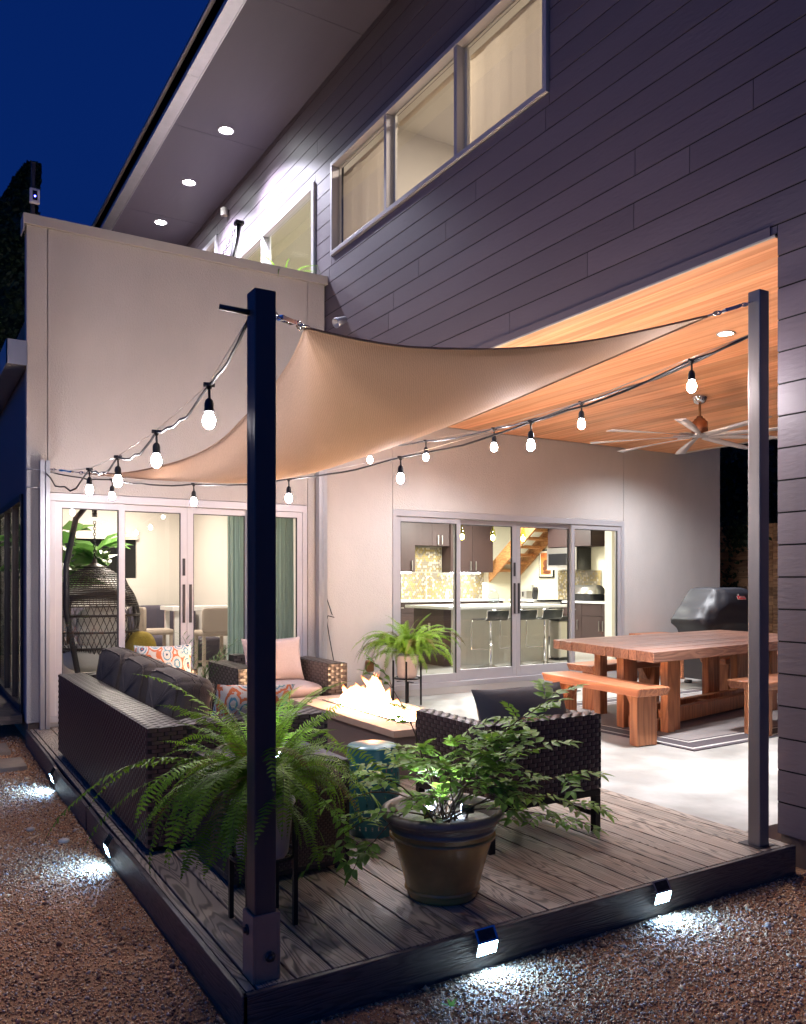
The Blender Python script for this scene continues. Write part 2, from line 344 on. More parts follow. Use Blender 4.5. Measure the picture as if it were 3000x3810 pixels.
def area(name, loc, W, size, col=(1, 1, 1), sy=None, parent=None, rot=(0, 0, 0)):
    d = bpy.data.lights.new(name, 'AREA'); d.energy = W; d.size = size; d.color = col
    if sy: d.shape = 'RECTANGLE'; d.size_y = sy
    else: d.shape = 'DISK'
    o = bpy.data.objects.new(name, d); COL.objects.link(o); o.location = loc; o.rotation_euler = rot
    if parent: o.parent = parent; o.location = Vector(loc)-Vector(parent.location)
    return o
def weave(mb, o, u, v, W, H, p=.022, q=.018, h=.0045, mi=0, fill=.86, diag=False):
    """woven straps over a panel: o corner, u/v unit vectors, outward normal u x v"""
    o = Vector(o); u = Vector(u).normalized(); v = Vector(v).normalized(); n = u.cross(v)
    nu = max(2, round(W/p)); nv = max(2, round(H/q)); p = W/nu; q = H/nv
    for j in range(nv):
        for i in range(nu):
            if ((i+j) % 2 if not diag else (i+j*1) % 3) == 0 or (diag and False):
                c0 = max(0, (i-.38)*p); c3 = min(W, (i+1.38)*p); c1 = c0+(c3-c0)*.26; c2 = c0+(c3-c0)*.74
                y0 = (j+(1-fill)/2)*q; y1 = (j+1-(1-fill)/2)*q
                vs = []
                for c, hh in ((c0, -.0008), (c1, h), (c2, h), (c3, -.0008)):
                    vs += [o+u*c+v*y0+n*hh, o+u*c+v*y1+n*hh]
                mb.add(vs, [(0, 2, 3, 1), (2, 4, 5, 3), (4, 6, 7, 5)], mi)
def leafshape(mb, base, d, nrm, L_, W_, mi=0, fold=.15, droop=.15):
    d = Vector(d).normalized(); nrm = Vector(nrm); s_ = d.cross(nrm).normalized(); n = s_.cross(d).normalized(); b = Vector(base)
    pts = [b, b+d*L_*.35+s_*W_*.5+n*fold*W_, b+d*L_*.35-n*0, b+d*L_*.35-s_*W_*.5+n*fold*W_, b+d*L_*.72+s_*W_*.32+n*(fold*W_*.6-droop*L_*.4), b+d*L_*.72-n*droop*L_*.4, b+d*L_*.72-s_*W_*.32+n*(fold*W_*.6-droop*L_*.4), b+d*L_-n*droop*L_]
    mb.add(pts, [(0, 2, 1), (0, 3, 2), (1, 2, 5, 4), (2, 3, 6, 5), (4, 5, 7), (5, 6, 7)], mi, True)
# ================================================================ SETTING
def grid_ground():
    xs = [-200, -60, -20, -6, -2, 0, 1, 2, 3, 4, 5, 7, 12, 25, 60, 200]; ys = [-150, -40, -10, -2, 0, 1, 2, 3, 4, 6, 8, 12, 20, 40, 100, 250]
    vs = [(x, y, -.152) for y in ys for x in xs]; n = len(xs)
    return MB().add(vs, [(j*n+i, j*n+i+1, (j+1)*n+i+1, (j+1)*n+i) for j in range(len(ys)-1) for i in range(n-1)])
struct(grid_ground().build('gravel_ground', 'gravelbase'))
slab = struct(MB().box(4.03, 16, 2.95, 8.46, -.16, -.006).build('patio_slab', 'concrete'))
# loose gravel lying on the ground in view (uncountable)
def gravel():
    rg = np.random.default_rng(3); N = 300000
    x = rg.uniform(-1.0, 4.6, N); y = rg.uniform(1.5, 9.0, N)
    d = .5174*x+.8558*y; lat = .8558*x-.5174*y
    inside = (x > .955) & (y > 2.635)
    vis = (abs(lat/d) < .53) & (d > 1.9) & ~inside
    keep = rg.random(N) < np.clip(1.2*(3.2/np.maximum(d, 2.0))**1.7, .1, 1)
    ok = vis & keep; x = x[ok]; y = y[ok]; d = d[ok]; n = len(x)
    s = .0028+.0042*rg.random(n)**2.5+.0005*d; big = rg.random(n) < .012; s[big] *= 2.2
    base = np.array([(1, 0, 0), (0, 1, 0), (-1, 0, 0), (0, -1, 0), (0, 0, 1), (0, 0, -1)], float)
    V = base[None]*(s[:, None, None])*rg.uniform(.55, 1.35, (n, 6, 1)); V[:, :, 2] *= .75
    a = rg.uniform(0, 6.28, n); c, sn = np.cos(a)[:, None], np.sin(a)[:, None]
    tl = rg.uniform(-.6, .6, n)[:, None]
    z = V[:, :, 2]+V[:, :, 0]*tl; X = V[:, :, 0]*c-V[:, :, 1]*sn; Y = V[:, :, 0]*sn+V[:, :, 1]*c
    P = np.stack([X+x[:, None], Y+y[:, None], z-.151+(s*.35)[:, None]], -1).reshape(-1, 3)
    F = np.array([(0, 1, 4), (1, 2, 4), (2, 3, 4), (3, 0, 4), (1, 0, 5), (2, 1, 5), (3, 2, 5), (0, 3, 5)])
    Fs = (F[None]+(np.arange(n)*6)[:, None, None]).reshape(-1, 3)
    me = bpy.data.meshes.new('gravel'); me.vertices.add(len(P)); me.vertices.foreach_set('co', P.ravel())
    me.loops.add(Fs.size); me.loops.foreach_set('vertex_index', Fs.ravel().astype(np.int32)); me.polygons.add(len(Fs))
    me.polygons.foreach_set('loop_start', np.arange(0, Fs.size, 3, dtype=np.int32)); me.polygons.foreach_set('loop_total', np.full(len(Fs), 3, np.int32))
    mi = np.repeat(rg.choice([0, 0, 0, 1, 1, 2, 3], n), 8).astype(np.int32)
    for k, c in (('gravel_red', (.56, .275, .135)), ('gravel_tan', (.64, .40, .215)), ('gravel_pale', (.54, .42, .34)), ('gravel_dark', (.15, .07, .045))):
        M[k] = mat(k, c, .85, var=.3, vscale=90); me.materials.append(M[k])
    me.polygons.foreach_set('material_index', mi); me.update(); me.validate()
    o = bpy.data.objects.new('gravel', me); COL.objects.link(o); o['kind'] = 'stuff'
gravel()

# ================================================================ HOUSE
H = thing('house', 'modern house with dark horizontal siding above pale stucco walls and a cedar patio ceiling', 'house', (4.1, 8.47, 0))
def hp(mb, name, m, bevel=0, parent=None): return mb.build(name, m, parent or H, bevel)
# --- siding boards on the plane x = 4.1, cut round the openings
EX = .176; Z0 = .007
openings = [(2.80, 8.47, -1, 3.30), (4.67, 8.325, 5.03, 6.09), (8.745, 12.0, 3.0, 6.07), (12.28, 13.9, 5.3, 6.72)]
joints = {19: [5.14], 20: [4.27, 7.9], 21: [3.84, 7.4], 22: [3.39, 7.05], 23: [2.95, 3.83, 6.95], 24: [6.49], 25: [6.04], 26: [5.59], 27: [4.71, 8.38], 28: [6.04, 3.3], 29: [], 35: [5.6, 9.6], 34: [6.06, 10.05], 36: [8.7], 39: [9.59], 33: [3.4], 32: [3.9], 38: [4.8], 37: [7.2]}
def board(y0, y1, z0, z1):
    lip = .010
    mb = MB(); x = 4.1
    g = .0022
    prof = [(x, z0+.0085), (x-.0055, z0+.0085), (x-.0045, z1-.0005), (x, z1-.0005)]
    a = [(px, y0+g, pz) for px, pz in prof]; b = [(px, y1-g, pz) for px, pz in prof]
    mb.add(a+b, [(0, 1, 2, 3), (7, 6, 5, 4), (0, 4, 5, 1), (1, 5, 6, 2), (2, 6, 7, 3), (3, 7, 4, 0)])
    hp(mb, 'siding_board', 'siding')
for k in range(0, 41):
    za, zb = Z0+EX*k, min(Z0+EX*(k+1), 7.115)
    if k == 40 and zb-za < .03: continue
    spans = [(1.2, 2.80)] if zb < 3.31 else [(1.2, 17.0 if za > 4.0 else 8.47)]
    js = joints.get(k, [rnd.uniform(2.6, 8), rnd.uniform(9, 16)] if k > 18 else [])
    lo, hi = spans[0]
    cuts = {lo, hi} | {j for j in js if lo < j < hi} | ({11.5+(k % 4)*.44} if hi > 12 else set())
    for (oy0, oy1, oz0, oz1) in openings:
        if zb > oz0 and za < oz1: cuts |= {y for y in (oy0, oy1) if lo < y < hi}
    cs = sorted(cuts)
    for y0, y1 in zip(cs, cs[1:]):
        if y1-y0 < .02: continue
        z_a, z_b = za, zb; ym = (y0+y1)/2; skip = False
        for (oy0, oy1, oz0, oz1) in openings:
            if oy0 < ym < oy1 and z_b > oz0 and z_a < oz1:
                if z_a >= oz0 and z_b <= oz1: skip = True
                elif z_a < oz0 < z_b: z_b = oz0
                elif z_a < oz1 < z_b: z_a = oz1
        if not skip and z_b-z_a > .012: board(y0, y1, z_a, z_b)
# sheathing behind the boards (pieces round the openings)
sh = MB(); x0, x1 = 4.104, 4.25
for (a, b, c, d_) in [(1.2, 2.80, .02, 3.30), (1.2, 17, 3.32, 4.2), (1.2, 4.67, 4.2, 7.12), (4.67, 8.325, 4.2, 5.03), (4.67, 8.325, 6.09, 7.12), (8.325, 8.745, 4.2, 7.12), (8.745, 12, 6.07, 7.12), (12, 12.28, 4.2, 7.12), (12.28, 13.9, 6.72, 7.12), (12.28, 13.9, 4.2, 5.3), (13.9, 17, 4.2, 7.12)]:
    sh.box(x0, x1, a, b, c, d_)
hp(sh, 'sheathing', 'black')
hp(MB().box(4.086, 4.100, 2.81, 8.46, 3.290, 3.301), 'soffit_trim', 'flash')
hp(MB().box(4.088, 4.098, 2.84, 8.46, 3.302, 3.356), 'frieze_board', 'siding')
hp(MB().box(4.13, 4.25, 1.2, 2.80, -.16, .015), 'footing', 'found')
hp(MB().box(4.27, 9.0, 2.78, 2.83, -.16, 3.29), 'side_wall', 'siding')
# --- roof overhang, soffit panels, gutter
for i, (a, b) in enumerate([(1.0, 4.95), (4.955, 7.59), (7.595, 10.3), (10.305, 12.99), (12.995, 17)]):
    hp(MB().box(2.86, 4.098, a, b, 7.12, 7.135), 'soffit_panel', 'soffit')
hp(MB().box(2.70, 13, 1.0, 17, 7.14, 7.44), 'roof', 'darkalu')
hp(MB().box(2.845, 2.858, 1.0, 17, 7.085, 7.12), 'drip_edge', 'galv')
g = MB()
for (a, b) in [(1.0, 9.15), (9.155, 17)]:
    gm = MB().box(2.71, 2.84, a, b, 7.085, 7.09).box(2.70, 2.71, a, b, 7.085, 7.33).box(2.66, 2.70, a, b, 7.31, 7.33)
    hp(gm, 'gutter', 'galv')
# --- cedar ceiling boards
nb = 42; wd = (9.88-4.103)/nb
for i in range(nb):
    xa = 4.103+i*wd
    hp(MB().box(xa+.0012, xa+wd-.0012, 2.835, 8.455, 3.303, 3.315), 'ceiling_board', 'cedar')
hp(MB().box(4.26, 9.9, 2.80, 8.46, 3.318, 3.9), 'ceiling_backing', 'black')
hp(MB().box(9.885, 9.90, 2.80, 8.46, 3.285, 3.316), 'ceiling_edge_trim', 'flash')
# --- stucco walls
YW = 8.47
def stucco(x0, x1, z0, z1, y0=YW, y1=YW+.02, m='stucco'): hp(MB().box(x0+.003, x1-.003, y0, y1, z0, z1), 'stucco_panel', m, .003)
stucco(.97, 1.156, .05, 4.76); stucco(1.156, 3.867, 2.245, 4.76); stucco(3.867, 4.08, .0, 4.76)
stucco(4.08, 4.976, .0, 3.3); stucco(4.976, 8.823, 2.252, 3.3); stucco(8.823, 10.94, 0, 3.8)
bk = MB()
for (a, b, c, d_) in [(.975, 1.165, .05, 4.76), (1.165, 3.86, 2.25, 4.76), (3.86, 4.08, 0, 4.76), (4.08, 4.976, 0, 3.9), (4.976, 8.825, 2.256, 3.9), (8.825, 10.94, 0, 3.9)]:
    bk.box(a, b, YW+.022, YW+.15, c, d_)
hp(bk, 'wall_core', 'stucco')
hp(MB().box(.955, 4.1, YW-.035, YW+.17, 4.762, 4.775).box(.95, 4.1, YW-.045, YW-.035, 4.755, 4.85).box(.94, .95, YW-.045, YW+.17, 4.70, 4.85).box(.95, 4.1, YW-.035, YW+.17, 4.84, 4.85), 'parapet_cap', 'flash')
hp(MB().box(.99, 1.4, YW+.03, YW+.2, -.16, .048).box(1.0, 1.1, YW+.2, 15, -.16, .048), 'foundation', 'found')
hp(MB().box(.985, .995, YW+.16, 8.83, .05, 3.62).box(.985, .995, 11.6, 15, .05, 3.62).box(.985, .995, 8.83, 11.6, 2.25, 3.62).box(.985, .995, 8.83, 11.6, .05, .12), 'side_siding', 'siding')
hp(MB().box(.85, 1.0, YW+.03, 15, 3.63, 3.66).box(.80, .81, YW+.0, 15, 3.43, 3.66).box(.80, .98, YW+.0, YW+.012, 3.43, 3.66).box(.81, .98, YW+.012, 15, 3.43, 3.44), 'low_gutter', 'galv')
hp(MB().box(1.0, 4.1, YW+.16, 15, 3.7, 3.95), 'terrace_floor', 'found')
# side window of the house (dark sliding unit)
sw = hp(MB().box(.965, 1.03, 8.83, 8.90, .10, 2.25).box(.965, 1.03, 9.60, 9.66, .10, 2.25).box(.965, 1.03, 10.4, 10.46, .1, 2.25).box(.965, 1.03, 11.54, 11.6, .1, 2.25).box(.96, 1.03, 8.9, 11.54, 2.18, 2.25).box(.96, 1.03, 8.9, 11.54, .1, .17), 'side_window', 'darkalu')
hp(MB().box(.992, .996, 8.9, 11.54, .17, 2.18), 'pane', 'glass', parent=sw)
hp(MB().box(.70, .96, 8.7, 11.6, .02, .1), 'side_step', 'fascia')
# --- sliding doors
def sliding(x0, x1, ztop, zb, m, nm):
    t = hp(MB().box(x0, x1, YW-.012, YW+.12, ztop-.075, ztop).box(x0, x0+.055, YW-.012, YW+.12, zb, ztop-.075).box(x1-.055, x1, YW-.012, YW+.12, zb, ztop-.075).box(x0, x1, YW-.03, YW+.12, zb-.06, zb), 'sliding_door', m, .003)
    wdt = (x1-x0-.11)/4
    for i in range(4):
        a = x0+.055+i*wdt; b = a+wdt; out = i in (0, 3)
        y0 = YW+.005 if out else YW+.05; y1 = y0+.035
        st = .060 if out else .066; z1 = ztop-.078; z0 = zb+.002; bot = .13 if not out else .10
        a2, b2 = (a, b+.005) if i == 0 else ((a-.005, b) if i == 3 else ((a-.055, b-.001) if i == 1 else (a+.001, b+.055)))
        s_ = hp(MB().box(a2, a2+st, y0, y1, z0, z1).box(b2-st, b2, y0, y1, z0, z1).box(a2+st, b2-st, y0, y1, z1-.06, z1).box(a2+st, b2-st, y0, y1, z0, z0+bot), 'sash', m, .002, parent=t)
        hp(MB().box(a2+st-.004, b2-st+.004, y0+.014, y0+.020, z0+bot-.004, z1-.056), 'pane', 'glass', parent=t)
        hp(MB().box(a2+st-.002, a2+st+.006, y0+.002, y0+.03, z0+bot, z1-.06).box(b2-st-.006, b2-st+.002, y0+.002, y0+.03, z0+bot, z1-.06).box(a2+st, b2-st, y0+.002, y0+.03, z1-.068, z1-.06), 'gasket', 'rubber', parent=t)
    xc = (x0+x1)/2
    for dx, z0, z1 in ((-.035, .96, 1.36), (.035, .96, 1.36), (-.035, 1.45, 1.63)):
        hp(MB().box(xc+dx-.014, xc+dx+.014, YW+.036, YW+.049, z0*(ztop/2.24), z1*(ztop/2.24)), 'handle', 'darkalu', .003, parent=t)
    return t
sliding(1.171, 3.857, 2.240, .10, 'whitealu', 'left')
sliding(4.976, 8.825, 2.250, .14, 'alu', 'kitchen')
hp(MB().box(1.17, 3.86, YW-.02, YW+.02, .0, .04), 'threshold', 'galv'); hp(MB().box(4.976, 8.825, YW-.03, YW+.02, -.004, .08), 'threshold', 'flash')
# --- upper windows
def upwin(y0, y1, z0, z1, divs, fr=.05, m='alu', inner=None):
    t = MB(); x0, x1 = 4.070, 4.16
    t.box(x0, x1, y0, y1, z1-fr, z1).box(x0, x1, y0, y1, z0, z0+fr).box(x0, x1, y0, y0+fr, z0+fr, z1-fr).box(x0, x1, y1-fr, y1, z0+fr, z1-fr)
    for d_ in divs: t.box(x0+.005, x1, d_-fr/2, d_+fr/2, z0+fr, z1-fr)
    t = hp(t, 'window', m, .003); ys = [y0]+list(divs)+[y1]
    for a, b in zip(ys, ys[1:]):
        hp(MB().box(4.13, 4.134, a+.02, b-.02, z0+.02, z1-.02), 'pane', 'glass', parent=t)
        hp(MB().box(4.165, 4.19, a+.01, a+.05, z0, z1).box(4.165, 4.19, b-.05, b-.01, z0, z1).box(4.165, 4.19, a+.05, b-.05, z1-.05, z1), 'sash', 'white', parent=t)
    return t
w1 = upwin(4.68, 8.315, 5.04, 6.08, [5.867, 7.087], .045)
for a, b in ((4.74, 5.83), (7.13, 8.26)):
    mb = MB(); n = 26
    vs = []
    for i in range(n+1):
        y = a+(b-a)*i/n; xx = 4.22+.006*math.sin(i*.9)+.004*math.sin(i*2.3+1)
        vs += [(xx, y, 5.0), (xx+.01*math.sin(i*.6), y, 5.94)]
    mb.add(vs, [(2*i, 2*i+2, 2*i+3, 2*i+1) for i in range(n)], 0, True)
    hp(mb, 'roller_shade', 'shade', parent=w1)
for a, b in ((4.74, 5.83), (5.92, 7.05), (7.13, 8.26)):
    hp(MB().tube([(4.235, a, 5.965), (4.235, b, 5.965)], .022, 8), 'shade_roller', 'shade', parent=w1)
w2 = upwin(8.755, 12.0, 3.96, 6.06, [10.39], .07, 'whitealu')
w3 = upwin(12.29, 13.88, 5.31, 6.71, [], .07, 'whitealu')
hp(MB().box(4.19, 4.2, 12.3, 13.85, 5.3, 6.7), 'roller_shade', 'shade', parent=w3)
# rooms behind the upper windows
def room(x0, x1, y0, y1, z0, z1, m, fm, name, open_x=False, open_y=False, inset=0):
    t = .02; mb = MB()
    mb.box(x1, x1+t, y0, y1, z0, z1); mb.box(x0, x1, y1, y1+t, z0, z1)
    if not open_y: mb.box(x0, x1, y0-t, y0, z0, z1)
    if not open_x: mb.box(x0-t, x0, y0, y1, z0, z1)
    mb.box(x0, x1, y0, y1, z1, z1+t); a = hp(mb, name+'_walls', m)
    b = hp(MB().box(x0, x1, y0, y1, z0-t, z0), name+'_floor', fm); return a
room(4.26, 7.4, 3.8, 8.5, 4.2, 6.85, 'white', 'floorin', 'bedroom', open_x=True)
room(4.26, 7.8, 8.6, 14.2, 4.0, 6.85, 'cream', 'floorin', 'landing', open_x=True)
area('bedroom_light', (5.6, 6.3, 6.8), UP_W*1.15, .5, (1, .84, .70), parent=H)
area('landing_light', (5.3, 10.0, 6.83), UP_W*.9, .28, (.97, 1, .93), parent=H)
area('landing_light', (5.6, 12.6, 6.83), UP_W*.7, .28, (1, .93, .85), parent=H)
def fixture(x, y, z, r=.09, m='e_down', ring='alu', parent=None, nm='downlight', ringr=None):
    t = hp(MB().lathe([(r*1.25, 0), (r*1.25, -.006), (r, -.008), (r*.98, .0)], 24, (x, y, z), 0), nm, ring)
    hp(MB().lathe([(.0, -.003), (r*.95, -.003)], 24, (x, y, z)), 'lens', m, parent=t); return t
fixture(5.25, 9.3, 6.845, .1, 'e_down', 'white')
# terrace soffit downlights and patio ceiling downlights
for y in (10.10, 11.70, 13.23):
    fixture(3.48, y, 7.119, .085); spot('soffit_lamp', (3.48, y, 7.10), (3.48, y, 4), SOFFIT_W, 128, .85, .07, (.86, .84, 1), H)
for i, (x, y) in enumerate([(5.40, 4.13), (5.40, 7.20), (8.62, 7.20), (8.62, 4.13)]):
    fixture(x, y, 3.302, .056, ring='steel'); spot('patio_lamp', (x, y, 3.285), (x, y, 0), DOWN_W*(1.6, .85, .95, .8)[i], (80, 140, 152, 95)[i], 1, .06, (.93, .95, 1), H)
# vent hood, conduit, security spot on the wall, cover box
hp(MB().lathe([(.05, 0), (.055, .10), (.03, .12)], 12, (4.03, 11.78, 6.80)), 'wall_vent', 'white')
ss = hp(MB().lathe([(.045, 0), (.05, .02), (.045, .03)], 14, (0, 0, 0)).tube([(0, 0, .02), (.0, 0, .10)], .014, 8), 'security_camera', 'galv')
ss.location = Vector((4.088, 7.89, 4.12))-Vector(H.location); ss.rotation_euler = (0, R(-90), 0)
cb = MB().lathe([(.0, .10), (.035, .095), (.045, .02), (.055, -.05), (.05, -.05), (.0, .0)], 14); cb = cb.build('camera_head', 'galv', ss, local=True); cb.rotation_euler = (0, R(150), R(20)); cb.location = (0.05, 0, .12)
hp(MB().superbox((4.65, YW-.025, .40), (.10, .05, .14), 6), 'outlet_cover', 'bronze')
hp(MB().box(4.02, 4.06, YW-.03, YW-.004, .3, .42), 'outlet_cover', 'alu')
# ================================================================ deck
DK = thing('deck', 'low wood-grain composite deck with black fascia and solar step lights', 'deck', (2.5, 5.5, 0))
bw = .1455
for k in range(-1, 21):
    a = 1.029+bw*k
    if k == -1: a0, a1 = .992, 1.024
    else: a0, a1 = a+.0045, min(a+bw-.0045, 4.016)
    if a1-a0 < .02: continue
    MB().box(a0, a1, 2.672, 8.432, -.024, 0).build('deck_board', 'deck', DK, .0025)
def wavy_fascia(pts, h0, h1, th, axis):
    mb = MB(); vs = []
    for (a, b) in pts:
        if axis == 'x': vs += [(a, b, h0), (a, b+th, h0), (a, b+th, h1), (a, b, h1)]
        else: vs += [(a, b, h0), (a+th, b, h0), (a+th, b, h1), (a, b, h1)]
    n = len(pts); fs = [(4*i+k, 4*i+(k+1) % 4, 4*(i+1)+(k+1) % 4, 4*(i+1)+k) for i in range(n-1) for k in range(4)]+[(3, 2, 1, 0), (4*n-4, 4*n-3, 4*n-2, 4*n-1)]
    return mb.add(vs, fs)
wavy_fascia([(.970+i*.3055, 2.643) for i in range(11)], -.17, .001, .022, 'x').build('fascia_board', 'fascia', DK, .003)
def xo(y): return .966-.016*math.exp(-((y-6.3)/.55)**2)-.014*math.exp(-((y-5.0)/.5)**2)
for a, b, q in ((2.643, 5.36, 0), (5.372, 8.43, -.006)):
    n = 24; wavy_fascia([(xo(a+(b-a)*i/n)+q, a+(b-a)*i/n) for i in range(n+1)], -.17, .001, .022, 'y').build('fascia_board', 'fascia', DK, .003)
MB().box(.995, 4.0, 2.675, 8.43, -.15, -.03).build('joist_frame', 'black', DK)
# solar step lights on the fascia
SLg = 'solar step lights along the deck edge'
def steplight(x, y, face, label):
    t = thing('step_light', label, 'step light', (x, y, -.03), 0 if face == 'y' else R(-90), SLg)
    w_ = .05
    Y0, Y1, Y2 = -.007, -.036, -.020; zt, zm, zb = .050, .002, -.054
    MB().add([(-w_, 0, zb), (w_, 0, zb), (w_, 0, zt), (-w_, 0, zt), (-w_, Y1, zm), (w_, Y1, zm), (-w_, Y0, zt), (w_, Y0, zt), (-w_, Y2, zb), (w_, Y2, zb)],
             [(3, 2, 7, 6), (0, 3, 6, 4, 8), (1, 9, 5, 7, 2), (0, 8, 9, 1), (0, 1, 2, 3), (4, 5, 9, 8), (6, 7, 5, 4)]).build('housing', 'chrome', t, local=True)
    e1 = Vector((0, Y1-Y0, zm-zt)); P_ = lambda f, sx, o: Vector((sx, Y0, zt))+e1*f+Vector((0, -.8, .6))*o
    MB().add([P_(.12, -w_+.010, .0012), P_(.12, w_-.010, .0012), P_(.88, w_-.010, .0012), P_(.88, -w_+.010, .0012)], [(0, 3, 2, 1)]).build('solar_panel', 'ovenblack', t, local=True)
    e2 = Vector((0, Y2-Y1, zb-zm)); Q_ = lambda f, sx: Vector((sx, Y1-.0012, zm))+e2*f
    MB().add([Q_(.06, -w_+.004), Q_(.06, w_-.004), Q_(.96, w_-.004), Q_(.96, -w_+.004)], [(0, 3, 2, 1)]).build('diffuser', 'e_step', t, local=True)
    d = Vector((0, -1, 0)) if face == 'y' else Vector((-1, 0, 0)); p = Vector((x, y, -.075))+d*.045
    l = spot('step_lamp', p, p+d*1.3+Vector((0, 0, -1)), STEP_W, 168, .5, .012, (.16, .44, 1)); l.parent = t
    l.matrix_parent_inverse = Matrix.LocRotScale(t.location, t.rotation_euler, None).inverted()
steplight(1.97, 2.64, 'y', 'glowing solar step light on the front deck fascia below the big planter')
steplight(2.975, 2.64, 'y', 'glowing solar step light on the front deck fascia nearest the right steel post')
steplight(xo(4.62)-.004, 4.62, 'x', 'glowing solar step light on the left deck fascia nearest the corner post')
steplight(xo(6.51)-.008, 6.51, 'x', 'glowing solar step light on the left deck fascia farthest back near the stucco wall')
for f, l in (((-.55, .85, 7.35, 7.75), 'paver slab in the gravel beside the left end of the deck'), ((-.6, .80, 8.05, 8.5), 'paver slab beside the house foundation at the far left')):
    tag(MB().box(f[0], f[1], f[2], f[3], -.155, -.115).build('paver', ['paver'], None, .006), l, 'paver', 'square garden pavers')
pv = MB().prism([(3.28, 2.02), (3.95, 2.42), (4.75, 1.95), (4.1, 1.35)], -.16, -.118).build('paver', ['paver'], None, .005)
tag(pv, 'large square paver in the gravel at the right edge near the dark siding', 'paver', 'square garden pavers')
# ================================================================ posts
def bolt(mb, c, axis, r=.014, l=.02, mi=1):
    a = Vector(axis); mb.tube([Vector(c), Vector(c)+a*.004], r*1.7, 14, mi); mb.tube([Vector(c)+a*.004, Vector(c)+a*l], r, 6, mi)
P1 = thing('post', 'tall dark square steel post in a bolted sleeve at the front deck corner', 'post', (1.077, 2.75, 0), 0, 'steel posts holding the sail')
MB().box(1.037, 1.117, 2.71, 2.79, .012, 2.42).build('shaft', 'postdark', P1, .004)
MB().box(1.026, 1.036, 2.700, 2.802, .001, .235).box(1.118, 1.128, 2.700, 2.802, .001, .235).box(1.036, 1.118, 2.700, 2.7095, .001, .235).box(1.036, 1.118, 2.7905, 2.802, .001, .235).build('sleeve', 'sleevem', P1, .002)
for a in (((1.077+.012, 2.6995, .085), (0, -1, 0), .011, .02, 0), ((1.0255, 2.752, .175), (-1, 0, 0), .011, .014, 0)):
    b = MB(); bolt(b, *a); b.build('sleeve_bolt', 'darkalu', P1)
MB().tube([(.94, 2.80, 2.36), (1.036, 2.762, 2.345)], .010, 10).build('eye_bolt_shank', 'darkalu', P1)
P2 = thing('post', 'tall galvanised steel post at the right deck corner beside the siding', 'post', (3.866, 2.756, 0), 0, 'steel posts holding the sail')
MB().box(3.827, 3.905, 2.717, 2.790, .001, 2.93).build('shaft', 'post', P2, .005)
MB().box(3.80, 3.93, 2.70, 2.83, .0005, .004).build('base_plate', 'darkalu', P2)
P3 = thing('post', 'galvanised steel post against the stucco left of the patio door, holding the far sail corner', 'post', (1.13, 8.36, 0), 0, 'steel posts holding the sail')
MB().box(1.075, 1.118, 8.34, 8.40, .001, 2.53).box(1.121, 1.16, 8.33, 8.40, .001, 2.53).build('shaft', 'galv', P3, .003)
b = MB()
for z in (2.44, 2.27): b.tube([(.955, 8.38, z), (1.08, 8.37, z)], .006, 8)
b.build('through_bolt', 'galv', P3)
P4 = thing('post', 'galvanised steel post in the middle between the two sliding doors', 'post', (3.99, 8.38, 0), 0, 'steel posts holding the sail')
MB().box(3.945, 3.99, 8.33, 8.42, .001, 2.75).box(3.993, 4.045, 8.33, 8.42, .001, 2.75).build('shaft', 'galv', P4, .003)
cbp = [(4.075, 8.44, 2.3), (4.08, 8.44, 1.9), (4.07, 8.44, 1.5), (4.09, 8.44, 1.2), (4.15, 8.43, 1.02), (4.18, 8.43, .98), (4.10, 8.43, 1.0), (4.085, 8.43, .95), (4.12, 8.43, .75), (4.17, 8.43, .5), (4.22, 8.43, .3)]
tag(MB().tube(cbp, .006, 6).build('power_cable', 'rubber'), 'thin black cable hanging down the wall beside the middle post', 'cable')


# ================================================================ sail
C1 = (1.33, 2.93, 2.382); C2 = (3.60, 2.85, 2.788); C3 = (1.40, 7.95, 2.382)
E12 = [(1.33, 2.93, 2.382), (1.618, 3.051, 2.412), (1.905, 3.135, 2.444), (2.191, 3.181, 2.487), (2.476, 3.19, 2.53), (2.759, 3.161, 2.579), (3.04, 3.095, 2.638), (3.321, 2.991, 2.711), (3.6, 2.85, 2.788)]
E31 = [(1.4, 7.95, 2.382), (1.587, 7.32, 2.325), (1.72, 6.69, 2.312), (1.795, 6.062, 2.312), (1.815, 5.434, 2.338), (1.775, 4.807, 2.40), (1.69, 4.18, 2.435), (1.54, 3.555, 2.43), (1.33, 2.93, 2.382)]
E32 = [(1.4, 7.95, 2.382), (1.534, 7.252, 2.285), (1.709, 6.571, 2.20), (1.924, 5.908, 2.133), (2.179, 5.261, 2.126), (2.474, 4.633, 2.208), (2.809, 4.021, 2.342), (3.184, 3.427, 2.552), (3.6, 2.85, 2.788)]
def samp(E_, t):
    t = max(0, min(1, t))*(len(E_)-1); i = min(int(t), len(E_)-2); f = t-i
    p0 = Vector(E_[max(i-1, 0)]); p1 = Vector(E_[i]); p2 = Vector(E_[i+1]); p3 = Vector(E_[min(i+2, len(E_)-1)])
    return .5*((2*p1)+(p2-p0)*f+(2*p0-5*p1+4*p2-p3)*f*f+(3*p1-p0-3*p2+p3)*f*f*f)
SL = thing('shade_sail', 'tan triangular shade sail stretched between the steel posts', 'shade sail', (1.33, 2.93, 2.382))
